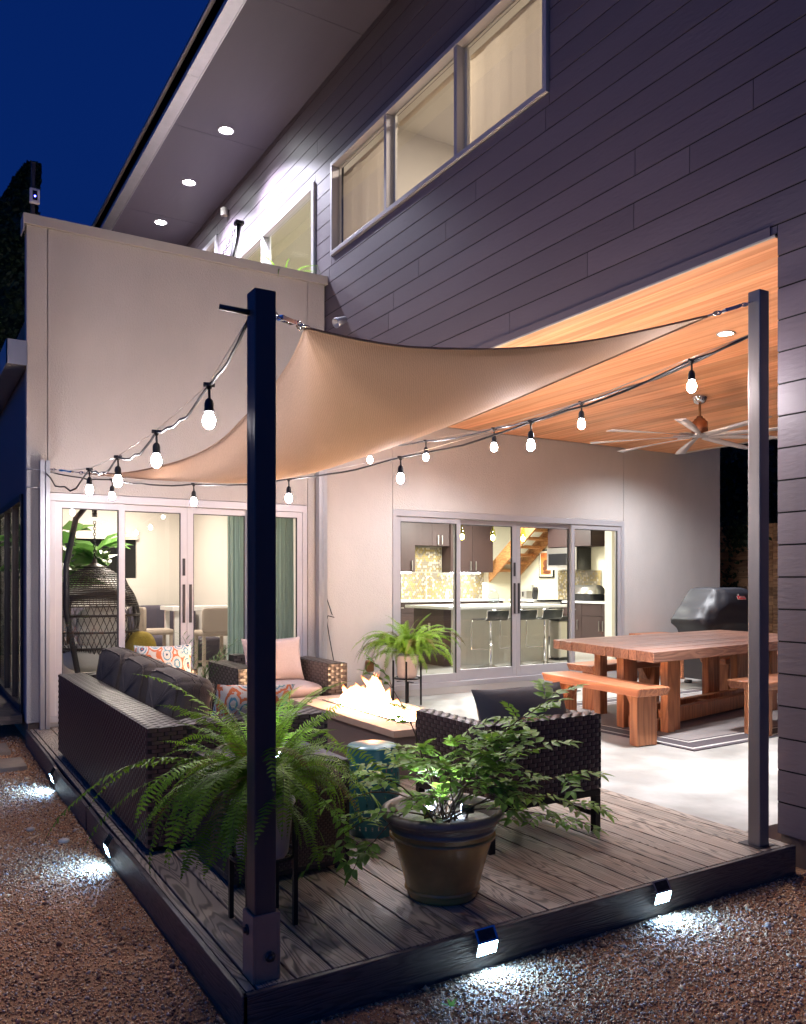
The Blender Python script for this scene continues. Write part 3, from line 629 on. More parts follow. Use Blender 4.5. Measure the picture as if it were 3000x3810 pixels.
def sailpt(s, t):
    # s along C3->C2 (t=0) ... C1 apex (t=1)
    base = samp(E32, s); a = samp(E31, t); c = samp(E12, 1-t)   # C3->C1, C2->C1
    A3, A2, A1 = Vector(C3), Vector(C2), Vector(C1)
    lin = (1-t)*(A3*(1-s)+A2*s)+t*A1
    d = (1-t)*(base-(A3*(1-s)+A2*s)) + (1-s)*(a-(A3*(1-t)+A1*t)) + s*(c-(A2*(1-t)+A1*t))
    return lin+d+Vector((0, 0, -.10*math.sin(math.pi*min(1, max(0, s)))*math.sin(math.pi*t)*(1-t*.4)*1.0 + .006*math.sin(s*40+t*9)*(1-t)*t))
n = 60; mb = MB(); vs = [sailpt(i/n, j/n*.998) for j in range(n+1) for i in range(n+1)]
mb.add(vs, [(j*(n+1)+i, j*(n+1)+i+1, (j+1)*(n+1)+i+1, (j+1)*(n+1)+i) for j in range(n) for i in range(n)], 0, True)
mb.build('cloth', 'sail', SL)
hm = MB()
for kind in range(3):
    vs = []; N_ = 60
    for i in range(N_+1):
        f = i/N_*.97+.015
        for w_ in (.0, .045):
            if kind == 0: q = sailpt(f, w_*.25)
            elif kind == 1: q = sailpt(w_*.35/(1-f*.9), f)
            else: q = sailpt(1-w_*.35/(1-f*.9), f)
            vs.append(q-Vector((0, 0, .0035)))
    hm.add(vs, [(2*i, 2*i+2, 2*i+3, 2*i+1) for i in range(N_)], 0, True)
hm.build('hem', 'sail', SL)
h = MB()
for E_ in (E12, E31, E32):
    pts = [samp(E_, i/40) for i in range(41)]; h.tube([p-Vector((0, 0, .001)) for p in pts], .0065, 6)
h.build('hem_cord', 'sail', SL)
def link(mb, c, d, r=.016, t=.0035, up=(0, 0, 1)):
    d = Vector(d).normalized(); a = d.cross(Vector(up)).normalized(); pts = [Vector(c)+d*math.cos(k*math.pi/6)*r*1.5+a*math.sin(k*math.pi/6)*r for k in range(13)]
    mb.tube(pts, t, 5, cap=False)
def tackle(p, q, name, label):
    p = Vector(p); q = Vector(q); d = (q-p); L_ = d.length; d.normalize(); t = thing(name, label, 'turnbuckle', p, 0, 'turnbuckles holding the sail corners')
    mb = MB(); link(mb, p+d*.02, d, .018, .004, (0, 0, 1)); link(mb, p+d*.045, d, .013, .004, (1, 0, 0)); mb.build('shackle', 'chrome', t)
    m2 = MB(); a = d.cross(Vector((0, 0, 1))).normalized()*.011; s0, s1 = p+d*(L_*.32), p+d*(L_*.64)
    m2.beam(s0+a, s1+a, .006, .016).beam(s0-a, s1-a, .006, .016).beam(s0-d*.006, s0+d*.006, .03, .018).beam(s1-d*.006, s1+d*.006, .03, .018).tube([p+d*.06, s0+d*.03], .005, 6).tube([s1-d*.03, q-d*.05], .005, 6); m2.build('turnbuckle_body', 'chrome', t)
    m3 = MB(); link(m3, q-d*.045, d, .015, .004, (1, 0, 0)); link(m3, q-d*.015, d, .018, .0045, (0, 0, 1)); m3.ball(q-d*.03, .010); m3.build('shackle', 'chrome', t)
tackle((1.118, 2.79, 2.365), C1, 'turnbuckle', 'chrome turnbuckle and shackles joining the sail to the front corner post')
tackle((3.83, 2.77, 2.872), C2, 'turnbuckle', 'dark turnbuckle joining the sail to the right steel post')
tackle((1.165, 8.35, 2.45), C3, 'turnbuckle', 'long wire turnbuckle joining the far sail corner to the post by the left door')
# ================================================================ string lights
def catmull(pts, n=8):
    return [samp(pts, i/(n*(len(pts)-1))) for i in range(n*(len(pts)-1)+1)]
def light_string(name, label, A, B, bulbs, sag=.05, wire_sag=.0):
    t = thing(name, label, 'string light', A, 0, 'festoon light strings')
    tops = [(x, y, z+.135) for x, y, z in bulbs]
    anchors = [A]+tops+[B]; MB().tube([Vector(p)+Vector((0, 0, .006)) for p in anchors], .0018, 4).build('support_wire', 'steel', t)
    pts = [Vector(A)]
    seq = [Vector(p) for p in anchors]
    for p, q in zip(seq, seq[1:]):
        L_ = (q-p).length
        for k in range(1, 9):
            f = k/8; pts.append(p.lerp(q, f)-Vector((0, 0, sag*L_*4*f*(1-f)*(.6+.5*rnd.random()) if k < 8 else 0)))
    MB().tube(pts, .0068, 6).build('cable', 'rubber', t)
    for (x, y, z) in bulbs:
        MB().tube([(x, y, z+.14), (x, y, z+.118)], [.016, .010], 8).tube([(x-.022, y, z+.135), (x+.022, y, z+.137)], .010, 6).tube([(x, y, z+.118), (x+.002, y, z+.078)], .0055, 6).lathe([(.006, .082), (.015, .074), (.019, .06), (.019, .035), (.021, .034), (.021, .026), (.0, .026)], 12, (x, y, z)).build('socket', 'rubber', t)
        MB().lathe([(.012, .026), (.016, .018), (.024, .002), (.026, -.012), (.021, -.030), (.010, -.041), (.0, -.043)], 12, (x, y, z)).build('bulb', 'e_bulb', t)
light_string('string_light', 'string of glowing bulbs rising from the left post to the front corner post', (1.045, 2.79, 2.33), (1.13, 8.33, 2.40),
    [(1.047, 3.245, 2.054), (1.061, 4.115, 2.001), (1.076, 5.049, 1.998), (1.092, 6.022, 2.039)], .07)
light_string('string_light', 'string of glowing bulbs passing behind the corner post across the sofa and fire pit', (1.165, 8.32, 2.42), (3.86, 2.785, 2.71),
    [(1.546, 7.486, 2.149), (1.995, 6.576, 2.046), (2.438, 5.675, 2.02), (2.875, 4.788, 2.101), (3.298, 3.931, 2.242), (3.723, 3.069, 2.483)], .03)
light_string('string_light', 'string of glowing bulbs along the cedar ceiling edge from middle post to right post', (4.0, 8.33, 2.72), (3.87, 2.79, 2.715),
    [(3.971, 7.207, 2.614), (3.944, 6.132, 2.503), (3.918, 5.111, 2.446), (3.893, 4.117, 2.462)], .025)
# ================================================================ ceiling fan
F = thing('ceiling_fan', 'large nine-blade silver ceiling fan hanging below the cedar ceiling', 'ceiling fan', (6.99, 5.66, 3.30))
MB().lathe([(.075, 0), (.075, -.02), (.055, -.07), (.02, -.085), (0, -.085)], 20).build('canopy', 'chrome', F, local=True)
MB().lathe([(.013, -.08), (.013, -.24)], 12).build('downrod', 'bronze', F, local=True)
MB().lathe([(.0, -.21), (.03, -.21), (.035, -.235), (.055, -.24), (.06, -.262), (.08, -.268), (.082, -.38), (.06, -.40), (.0, -.40)], 24).build('motor', mat('copper_motor', (.50, .26, .16), .28, .9), F, local=True)
MB().lathe([(.0, -.395), (.11, -.40), (.12, -.408), (.09, -.418), (0, -.42)], 24).build('hub_plate', 'galv', F, local=True)
bl = MB(); pr = [(.10, .06), (.35, .085), (.7, .105), (1.0, .11), (1.1, .10)]; vs = []
for r_, w_ in pr:
    c = r_*r_*.10
    vs += [(r_, -w_/2-c*.6, -.408+.016-.03*r_), (r_, w_/2-c*.6, -.408-.016-.0*r_), (r_, -w_/2-c*.6, -.414+.016-.03*r_), (r_, w_/2-c*.6, -.414-.016)]
for i in range(len(pr)-1):
    a = 4*i; b = a+4; bl.add([], []); bl.f += [(a, b, b+1, a+1), (a+2, a+3, b+3, b+2), (a, a+2, b+2, b), (a+1, b+1, b+3, a+3)]; bl.mi += [0]*4; bl.sm += [True]*4
bl.v = vs; bl.f += [(16, 18, 19, 17)]; bl.mi += [0]; bl.sm += [False]
b0 = bl.build('blade', 'whitealu', F, local=True)
for k in range(9):
    o = b0 if k == 0 else inst(b0, F); o.rotation_euler = (0, 0, R(40*k+14))
    MB().beam((.05, 0, -.405), (.26, -.004, -.405), .035, .012).build('blade_bracket', 'galv', F, local=True).rotation_euler = (0, 0, R(40*k+14))
# ================================================================ wicker furniture
def wick_box(mb, x0, x1, y0, y1, z0, z1, sides='xXyYZ', p=.024, q=.019, top_mi=2):
    """backing box (mat 1) with woven straps on chosen sides (mat 0, top mat 2)"""
    mb.box(x0, x1, y0, y1, z0, z1, 1)
    if 'x' in sides: weave(mb, (x0-.001, y1, z0), (0, -1, 0), (0, 0, 1), y1-y0, z1-z0, p, q)
    if 'X' in sides: weave(mb, (x1+.001, y0, z0), (0, 1, 0), (0, 0, 1), y1-y0, z1-z0, p, q)
    if 'y' in sides: weave(mb, (x0, y0-.001, z0), (1, 0, 0), (0, 0, 1), x1-x0, z1-z0, p, q)
    if 'Y' in sides: weave(mb, (x1, y1+.001, z0), (-1, 0, 0), (0, 0, 1), x1-x0, z1-z0, p, q)
    if 'Z' in sides: weave(mb, (x0, y0, z1+.001), (1, 0, 0), (0, 1, 0), x1-x0, y1-y0, p*1.25, q*1.6, h=.005, mi=top_mi)
    return mb
W3 = ['wicker', 'wickin', 'wickertop']
def cushion(c, size, rot, m, parent, name='cushion', e=5, tuft=False, puff=0):
    Rm = Matrix.Rotation(R(rot[2]), 3, 'Z') @ Matrix.Rotation(R(rot[1]), 3, 'Y') @ Matrix.Rotation(R(rot[0]), 3, 'X')
    n_, m_ = 40, 22; mb = MB(); vs = []
    for i in range(m_+1):
        ph = -math.pi/2+math.pi*i/m_
        for k in range(n_):
            th = 2*math.pi*k/n_; f = lambda x, ee: math.copysign(abs(x)**(2/ee), x)
            x = f(math.cos(ph), e)*f(math.cos(th), e); y = f(math.cos(ph), e)*f(math.sin(th), e); z = f(math.sin(ph), 2.6)
            q = .96+.04*math.sin(9*x+3*y)*math.cos(7*y-2*x)
            v = Vector((x*size[0]/2, y*size[1]/2, z*size[2]/2*q*(1-.18*max(0, abs(x)+abs(y)-1.2))))
            vs.append((Rm @ v)+Vector(c))
    mb.add(vs, [(i*n_+k, i*n_+(k+1) % n_, (i+1)*n_+(k+1) % n_, (i+1)*n_+k) for i in range(m_) for k in range(n_)], 0, True)
    return mb.build(name, m, parent)
def big_cushion(c, size, rot, m, label, cat='cushion', group=None, bands=True):
    """thick box cushion with welt cords round both faces and across the boxing"""
    t = thing('cushion', label, cat, c, 0, group)
    Rm = Matrix.Rotation(R(rot[2]), 3, 'Z') @ Matrix.Rotation(R(rot[1]), 3, 'Y') @ Matrix.Rotation(R(rot[0]), 3, 'X'); C = Vector(c)
    sx, sy, sz = size; n_, m_ = 56, 30; e = 7; mb = MB(); vs = []
    f = lambda x, ee: math.copysign(abs(x)**(2/ee), x)
    def surf(th, ph):
        x = f(math.cos(ph), 5)*f(math.cos(th), e); y = f(math.cos(ph), 5)*f(math.sin(th), e); z = f(math.sin(ph), 3.2)
        wob = 1+.018*math.sin(th*11+1.3)+.014*math.sin(th*23)+.012*math.sin(ph*9+th*5)
        pil = 1-.05*abs(y)**6-.04*abs(x)**6
        return C+Rm @ Vector((x*sx/2*wob, y*sy/2*wob*pil, z*sz/2*wob))
    for i in range(m_+1):
        for k in range(n_): vs.append(surf(2*math.pi*k/n_, -math.pi/2+math.pi*i/m_))
    mb.add(vs, [(i*n_+k, i*n_+(k+1) % n_, (i+1)*n_+(k+1) % n_, (i+1)*n_+k) for i in range(m_) for k in range(n_)], 0, True)
    mb.build('pad', m, t)
    w_ = MB()
    for ph in (-.80, .80): w_.tube([C+(surf(2*math.pi*k/72, ph)-C)*1.012 for k in range(73)], .0055, 6)
    if bands:
        for ph in (-.05, .06): w_.tube([C+(surf(2*math.pi*k/72, ph+.03*math.sin(k*.9))-C)*1.006 for k in range(73)], .0035, 5)
    w_.build('welt_cord', m, t); return t
# --- long sofa, back towards the camera's left
S = thing('sofa', 'long dark brown wicker sofa with its back to the left deck edge', 'sofa', (1.5, 5.6, 0))
wick_box(MB(), 1.05, 1.25, 4.24, 7.09, .04, .645, 'xyYZX', .032, .021).build('backrest', W3, S)
wick_box(MB(), 1.256, 2.06, 4.24, 4.44, .04, .645, 'yXZY', .032, .021).build('armrest', W3, S)
wick_box(MB(), 1.256, 2.12, 6.89, 7.09, .04, .645, 'yXZY', p=.045, q=.03).build('armrest', ['wicker2', 'wickin', 'wicker2'], S)
wick_box(MB(), 1.256, 2.02, 4.446, 6.885, .04, .30, 'XZ').build('seat_base', W3, S)
f_ = MB()
for x in (1.08, 1.98):
    for y in (4.3, 5.65, 7.0): f_.box(x, x+.05, y, y+.05, 0.001, .04)
f_.build('foot', 'blackmetal', S)
MB().box(1.046, 1.049, 5.2, 5.23, .13, .16).build('maker_tag', 'ruglight', S)
for i, (y, lb) in enumerate([(4.98, 'near'), (5.76, 'mid'), (6.52, 'far')]):
    cushion((1.66, y+.02, .36), (.68, .80, .14), (0, 0, 0), 'greyfab', S, 'seat_cushion')
lab = ['charcoal tufted back cushion at the near end of the wicker sofa', 'charcoal tufted back cushion in the middle of the wicker sofa', 'charcoal tufted back cushion at the far end of the wicker sofa']
for i, y in enumerate((5.06, 5.83, 6.58)):
    big_cushion((1.42, y, .59+.012*i), (.50, .765, .27), (0, -79, rnd.uniform(-3, 3)), 'fabric', lab[i], 'cushion', 'charcoal back cushions on the sofa')
def pillow(c, s_, rot, m, label, th=.15):
    Rm = Matrix.Rotation(R(rot[2]), 3, 'Z') @ Matrix.Rotation(R(rot[1]), 3, 'Y') @ Matrix.Rotation(R(rot[0]), 3, 'X')
    n_ = 18; mb = MB(); vs = []
    for side in (1, -1):
        for j in range(n_+1):
            for i in range(n_+1):
                x = -1+2*i/n_; y = -1+2*j/n_; z = ((1-x**4)*(1-y**4))**.55*side*(1+.06*math.sin(5*x+3*y))
                k = 1-.07*(1-abs(x)**2)*abs(y)**3-.0; k2 = 1-.07*(1-abs(y)**2)*abs(x)**3
                vs.append(Rm @ Vector((x*s_[0]/2*k2, y*s_[1]/2*k, z*th/2)))
    N1 = (n_+1)**2
    fs = [(j*(n_+1)+i, j*(n_+1)+i+1, (j+1)*(n_+1)+i+1, (j+1)*(n_+1)+i) for j in range(n_) for i in range(n_)]
    mb.add(vs, fs+[tuple(a+N1 for a in f)[::-1] for f in fs], 0, True)
    o = mb.build('throw_pillow', m); o.location = c; tag(o, label, 'pillow'); return o
pillow((1.80, 6.74, .655), (.46, .46), (72, 0, -8), 'ikat', 'orange and blue patterned throw pillow leaning on the far sofa arm')
pillow((1.72, 4.60, .60), (.50, .44), (-66, 4, 6), 'ikat', 'orange and blue patterned pillow leaning on the near sofa arm behind the fern')
# --- dark storage box between sofa and planter
SB = thing('storage_box', 'dark brown wicker storage box with feet between the fern and the teal stool', 'storage box', (1.55, 3.85, 0))
mb = MB().box(1.26, 1.845, 3.57, 4.12, .03, .525, 1); weave(mb, (1.27, 3.569, .05), (1, 0, 0), (0, 0, 1), .565, .46, .012, .012, .0015)
weave(mb, (1.846, 3.57, .05), (0, 1, 0), (0, 0, 1), .55, .46, .012, .012, .0015); mb.build('body', W3, SB)
MB().box(1.255, 1.85, 3.565, 4.125, .026, .05).box(1.835, 1.85, 3.562, 3.575, .05, .525).box(1.255, 1.85, 3.565, 4.125, .51, .53).build('rim', 'wickin', SB, .003)
mb = MB()
for x in (1.29, 1.80):
    for y in (3.6, 4.07): mb.lathe([(.014, 0.001), (.014, .028)], 8, (x, y, 0))
mb.build('foot', 'darkalu', SB)
# --- armchair with metal legs
A = thing('armchair', 'dark wicker armchair on black metal legs seen from behind', 'armchair', (2.92, 3.7, 0))
wick_box(MB(), 2.54, 3.315, 3.35, 3.45, .245, .655, 'xyXYZ', .030, .024, 0).build('backrest', W3, A)
wick_box(MB(), 2.54, 2.64, 3.455, 4.06, .245, .645, 'xXYZ', .030, .024, 0).build('armrest', W3, A)
wick_box(MB(), 3.215, 3.315, 3.455, 4.06, .245, .645, 'xXYZ', .030, .024, 0).build('armrest', W3, A)
MB().box(2.54, 3.315, 3.352, 3.382, .205, .24).box(2.54, 3.315, 4.03, 4.06, .205, .24).box(2.54, 2.575, 3.382, 4.03, .205, .24).box(3.28, 3.315, 3.382, 4.03, .205, .24).build('frame', 'blackmetal', A, .002)
for x in (2.54, 3.275):
    for y in (3.352, 4.02): MB().box(x, x+.04, y, y+.04, .001, .204).build('leg', 'blackmetal', A, .003)
MB().box(3.278, 3.308, 3.395, 4.015, .09, .115).box(2.545, 2.572, 3.395, 4.015, .09, .115).build('stretcher', 'blackmetal', A)
MB().box(2.58, 3.275, 3.385, 4.02, .215, .235).build('seat_panel', 'wickin', A)
cushion((2.93, 3.77, .34), (.56, .60, .14), (0, 0, 0), 'greyfab', A, 'seat_cushion')
pillow((2.96, 3.57, .60), (.66, .44), (70, 0, 2), 'greyfab', 'dark grey back pillow in the wicker armchair with metal legs', .17)
# --- club chair by the wall
Cc = thing('armchair', 'grey-brown wicker club chair facing us against the stucco wall', 'armchair', (3.2, 7.55, 0))
WW = ['wicker2', 'wickin', 'wicker2']
wick_box(MB(), 3.46, 3.66, 7.10, 7.95, .04, .60, 'xyXYZ', .05, .028).build('armrest', WW, Cc)
wick_box(MB(), 2.56, 2.76, 7.10, 7.95, .04, .60, 'xyXYZ', .05, .028).build('armrest', WW, Cc)
wick_box(MB(), 2.765, 3.455, 7.78, 7.95, .04, .66, 'yZ', .05, .028).build('backrest', WW, Cc)
wick_box(MB(), 2.765, 3.455, 7.12, 7.775, .04, .28, 'yZ', .05, .028).build('seat_base', WW, Cc)
cushion((3.11, 7.42, .35), (.68, .66, .15), (0, 0, 0), 'pinkfab', Cc, 'seat_cushion')
pillow((3.10, 7.60, .62), (.62, .44), (74, 0, 0), 'pinkfab', 'taupe back pillow on the club chair by the wall', .16)
# ================================================================ fire pit
FP = thing('fire_pit', 'long low concrete fire table with flames along its glass-filled trough', 'fire pit', (3.27, 5.83, 0))
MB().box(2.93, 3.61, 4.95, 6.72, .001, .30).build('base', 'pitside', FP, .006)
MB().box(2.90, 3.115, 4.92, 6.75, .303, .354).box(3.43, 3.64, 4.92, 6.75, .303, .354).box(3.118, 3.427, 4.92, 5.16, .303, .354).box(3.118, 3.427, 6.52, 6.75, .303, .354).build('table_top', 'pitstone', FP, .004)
MB().box(3.116, 3.124, 5.162, 6.518, .31, .361).box(3.42, 3.428, 5.162, 6.518, .31, .361).box(3.124, 3.42, 5.162, 5.17, .31, .361).box(3.124, 3.42, 6.51, 6.518, .31, .361).build('trough_rim', 'rugdark', FP)
mb = MB()
for i in range(900):
    x, y = rnd.uniform(3.13, 3.41), rnd.uniform(5.17, 6.5); s_ = rnd.uniform(.006, .013); a = rnd.uniform(0, 3)
    mb.add([(x+s_*math.cos(a+k*2.09), y+s_*math.sin(a+k*2.09), .325) for k in range(3)]+[(x, y, .325+s_*1.5)], [(0, 1, 3), (1, 2, 3), (2, 0, 3)])
o = mb.build('glass_beads', 'fireglass', FP); o['kind'] = 'stuff'
def flame_mat():
    m = bpy.data.materials.new('flame'); m.use_nodes = True; N = m.node_tree.nodes; L = m.node_tree.links; N.clear()
    tc = N.new('ShaderNodeTexCoord'); sp = N.new('ShaderNodeSeparateXYZ'); L.new(tc.outputs['Generated'], sp.inputs[0])
    r = N.new('ShaderNodeValToRGB'); e = r.color_ramp.elements; e[0].position = 0; e[0].color = (1, .80, .55, 1); e[1].position = 1; e[1].color = (1, .16, .02, 1)
    q = e.new(.55); q.color = (1, .50, .20, 1)
    L.new(sp.outputs[2], r.inputs[0])
    st = N.new('ShaderNodeMapRange'); st.inputs['To Min'].default_value = FIRE_E; st.inputs['To Max'].default_value = FIRE_E*.03; L.new(sp.outputs[2], st.inputs[0])
    em = N.new('ShaderNodeEmission'); L.new(r.outputs[0], em.inputs[0]); L.new(st.outputs[0], em.inputs[1])
    tr = N.new('ShaderNodeBsdfTransparent'); mx = N.new('ShaderNodeMixShader')
    fa = N.new('ShaderNodeMapRange'); fa.inputs['To Min'].default_value = 1; fa.inputs['To Max'].default_value = .05; fa.inputs['From Min'].default_value = .2; L.new(sp.outputs[2], fa.inputs[0])
    lw = N.new('ShaderNodeLayerWeight'); iv = N.new('ShaderNodeMath'); iv.operation = 'SUBTRACT'; iv.inputs[0].default_value = 1; L.new(lw.outputs['Facing'], iv.inputs[1]); pw = N.new('ShaderNodeMath'); pw.operation = 'POWER'; pw.inputs[1].default_value = 1.6; L.new(iv.outputs[0], pw.inputs[0]); ml = N.new('ShaderNodeMath'); ml.operation = 'MULTIPLY'; L.new(pw.outputs[0], ml.inputs[0]); L.new(fa.outputs[0], ml.inputs[1])
    L.new(ml.outputs[0], mx.inputs[0]); L.new(tr.outputs[0], mx.inputs[1]); L.new(em.outputs[0], mx.inputs[2])
    o = N.new('ShaderNodeOutputMaterial'); L.new(mx.outputs[0], o.inputs[0]); return m
M['flame'] = flame_mat()
rf = random.Random(11)
for i in range(46):
    y = 5.24+i*.0245+rf.uniform(-.02, .02); x = 3.27+rf.uniform(-.075, .075); hgt = .05+.17*math.exp(-((y-5.92)/.16)**2)*rf.uniform(.7, 1.2)+.06*math.exp(-((y-6.22)/.12)**2)+.05*rf.random()
    wd_ = rf.uniform(.045, .07); lx, ly = rf.uniform(-.5, .5), rf.uniform(-.4, .5); prof = []
    mb = MB(); rings = 7; nn = 8; vs = []
    for j in range(rings+1):
        f = j/rings; rr = wd_*(1-f)**.7*(1+.35*math.sin(f*6+i)); ox = lx*hgt*f*f+.012*math.sin(f*7+i*2); oy = ly*hgt*f*f
        for k in range(nn): vs.append((x+ox+rr*math.cos(k*6.283/nn), y+oy+rr*1.2*math.sin(k*6.283/nn), .33+hgt*f*1.25))
    mb.add(vs, [(j*nn+k, j*nn+(k+1) % nn, (j+1)*nn+(k+1) % nn, (j+1)*nn+k) for j in range(rings) for k in range(nn)], 0, True); mb.build('flame', 'flame', FP)
# ================================================================ teal stool
G = thing('garden_stool', 'teal drum garden stool with pierced bands in front of the fire pit', 'stool', (2.22, 4.006, 0))
def rad(z): return .118+.037*math.sin(math.pi*min(1, max(0, (z+.05)/.62)))
mb = MB(); nz, nk = 44, 96; vs = []
for j in range(nz+1):
    z = .001+.475*j/nz
    for k in range(nk): vs.append((rad(z)*math.cos(2*math.pi*k/nk), rad(z)*math.sin(2*math.pi*k/nk), z))
fs = []
for j in range(nz):
    for k in range(nk):
        hole = (j in (33, 34) and k % 4 in (0,)) or (j in (30, 31) and k % 4 == 2) or (j in (27, 28, 29) and (k % 6) in (1, 3)) or (j in (24,) and k % 3 == 0) or (j in (8, 9, 12, 13) and (k+j) % 5 == 0) or (j in (16, 17, 20) and k % 5 == 1) or (j in (4, 5) and k % 4 == 0)
        if not hole: fs.append((j*nk+k, j*nk+(k+1) % nk, (j+1)*nk+(k+1) % nk, (j+1)*nk+k))
mb.add(vs, fs, 0, True); mb.build('body', 'teal', G, local=True)
MB().lathe([(rad(.476)+.001, .474), (rad(.476)+.004, .480), (rad(.476)-.002, .487), (0, .488)], 48).build('seat', 'teal', G, local=True)
# ================================================================ big planter with shrub
PL = thing('planter', 'large bronze-brown glazed flower pot standing on the deck boards', 'planter', (2.056, 3.06, 0))
MB().lathe([(0, .001), (.152, .001), (.158, .012), (.156, .025), (.162, .04), (.168, .06), (.205, .20), (.232, .285), (.236, .30)], 48).lathe([(.228, .262), (.238, .266), (.238, .276), (.231, .280)], 48).lathe([(.160, .030), (.170, .036), (.168, .046), (.164, .05)], 48).build('body', 'pot', PL, local=True)
MB().lathe([(.236, .30), (.243, .306), (.243, .313), (.237, .319), (.240, .325), (.246, .33), (.244, .338), (.250, .345), (.268, .350), (.278, .364), (.272, .382), (.255, .390), (.238, .382), (.228, .36), (.225, .30)], 48).build('rim', 'potrim', PL, local=True)
MB().lathe([(.226, .325), (.10, .335), (0, .338)], 32).build('soil', 'soil', PL, local=True)
SH = thing('shrub', 'leafy green shrub with pinnate sprays growing from the bronze planter', 'shrub', (2.056, 3.06, .335))
Rr = Vector((.8558, -.5174, 0)); Ff = Vector((.5174, .8558, 0))
def spray_mesh(n, L_, lw, ll, seed, m):
    r_ = random.Random(seed); mb = MB(); pts = []
    for i in range(n+1): f = i/n; pts.append(Vector((L_*f, 0, L_*(.25*f-.35*f*f))))
    mb.tube(pts, [.0014]*(n+1), 4, 1)
    for i in range(1, n+1):
        for s_ in (-1, 1):
            d = Vector((.55+r_.uniform(-.15, .15), s_*.85, r_.uniform(-.25, .1))); leafshape(mb, pts[i]-Vector((.003, 0, 0)), d, (r_.uniform(-.3, .3), 0, 1), ll*r_.uniform(.75, 1.1), lw*r_.uniform(.85, 1.1), 0)
    leafshape(mb, pts[-1], (1, r_.uniform(-.2, .2), -.15), (0, 0, 1), ll*1.15, lw, 0)
    return mb.mesh('leaf_spray', [m, 'stem'])
SP = [spray_mesh(3 if k % 2 else 4,   .10 if k % 2 else .13, .028, .058, k, 'leaf') for k in range(6)]+[spray_mesh(3, .08, .018, .035, 33, 'leafred')]
def spray_at(parent, p, d, k, s_, roll=0):
    o = bpy.data.objects.new('leaf_spray', SP[k]); COL.objects.link(o); o.parent = parent; o.location = p; d = Vector(d).normalized()
    q = d.to_track_quat('X', 'Z'); o.rotation_mode = 'QUATERNION'; from mathutils import Quaternion
    o.rotation_quaternion = q @ Quaternion((1, 0, 0), roll); o.scale = (s_, s_, s_); return o
stems = [(-.50, .02, .05), (-.42, .10, .14), (-.24, -.03, .24), (-.22, .0, .58), (-.12, .14, .26), (-.02, -.06, .26), (.08, .08, .32), (.16, -.10, .24), (.26, .02, .34), (.36, .06, .42), (.46, -.02, .52), (.44, .05, .30), (.54, -.06, .20), (.60, .02, .06), (.50, -.14, .04), (.34, -.18, .14), (-.30, -.20, -.04), (-.50, -.08, -.10), (.20, -.20, .16), (-.08, -.18, .14), (.02, .1, .2), (.3, -.05, .22)]
rs = random.Random(5); sm_ = MB()
for (a, b, c) in stems:
    tip = Rr*a+Ff*b+Vector((0, 0, c)); root = Vector((rs.uniform(-.07, .07), rs.uniform(-.07, .07), .0)); bend = Vector((0, 0, .05+.09*rs.random()))
    pts = []
    for i in range(9): f = i/8; pts.append(root.lerp(tip, f)+bend*math.sin(math.pi*f)*.7+Vector((rs.uniform(-.006, .006), rs.uniform(-.006, .006), 0)))
    sm_.tube(pts, [.005-.0035*i/8 for i in range(9)], 5)
    for i in range(3, 9):
        nsp = 1 if i < 4 else 2
        for q in range(nsp):
            if rs.random() < (.42 if a < -.15 else .2): continue
            ang = rs.uniform(0, 6.28); d = (pts[i]-pts[i-1]).normalized()*.6+Vector((math.cos(ang), math.sin(ang), rs.uniform(-.25, .45)))
            spray_at(SH, pts[i], d, 6 if rs.random() < .02 else rs.randrange(6), rs.uniform(.7, 1.15), rs.uniform(-.4, .4))
    spray_at(SH, pts[-1], pts[-1]-pts[-3], rs.randrange(6), 1.1)
sm_.build('stem', 'stem', SH, local=True)
# lamp hidden in planter
def sunspot(loc, to, W_, label, col=(.80, .9, 1)):
    t = thing('garden_spotlight', label, 'spotlight', loc); d = (Vector(to)-Vector(loc)).normalized()
    MB().tube([Vector(loc)-d*.05, Vector(loc)], [.018, .026], 12).build('head', 'rubber', t)
    MB().tube([Vector(loc)+d*.001, Vector(loc)+d*.004], .021, 12).build('lens', 'e_spot', t)
    MB().tube([Vector(loc)-d*.03, Vector(loc)-Vector((0, 0, .09))], .005, 6).build('stake', 'rubber', t)
    spot('spot_lamp', Vector(loc)+d*.008, to, W_, 110, .6, .02, col, t)
sunspot((2.02, 3.10, .375), (2.14, 3.0, .9), 7.0, 'small solar spotlight glowing among the stems in the bronze planter')
sunspot((2.14, 3.02, .375), (2.0, 3.2, .36), 1.6, 'small lamp lying on the pale gravel inside the bronze planter')
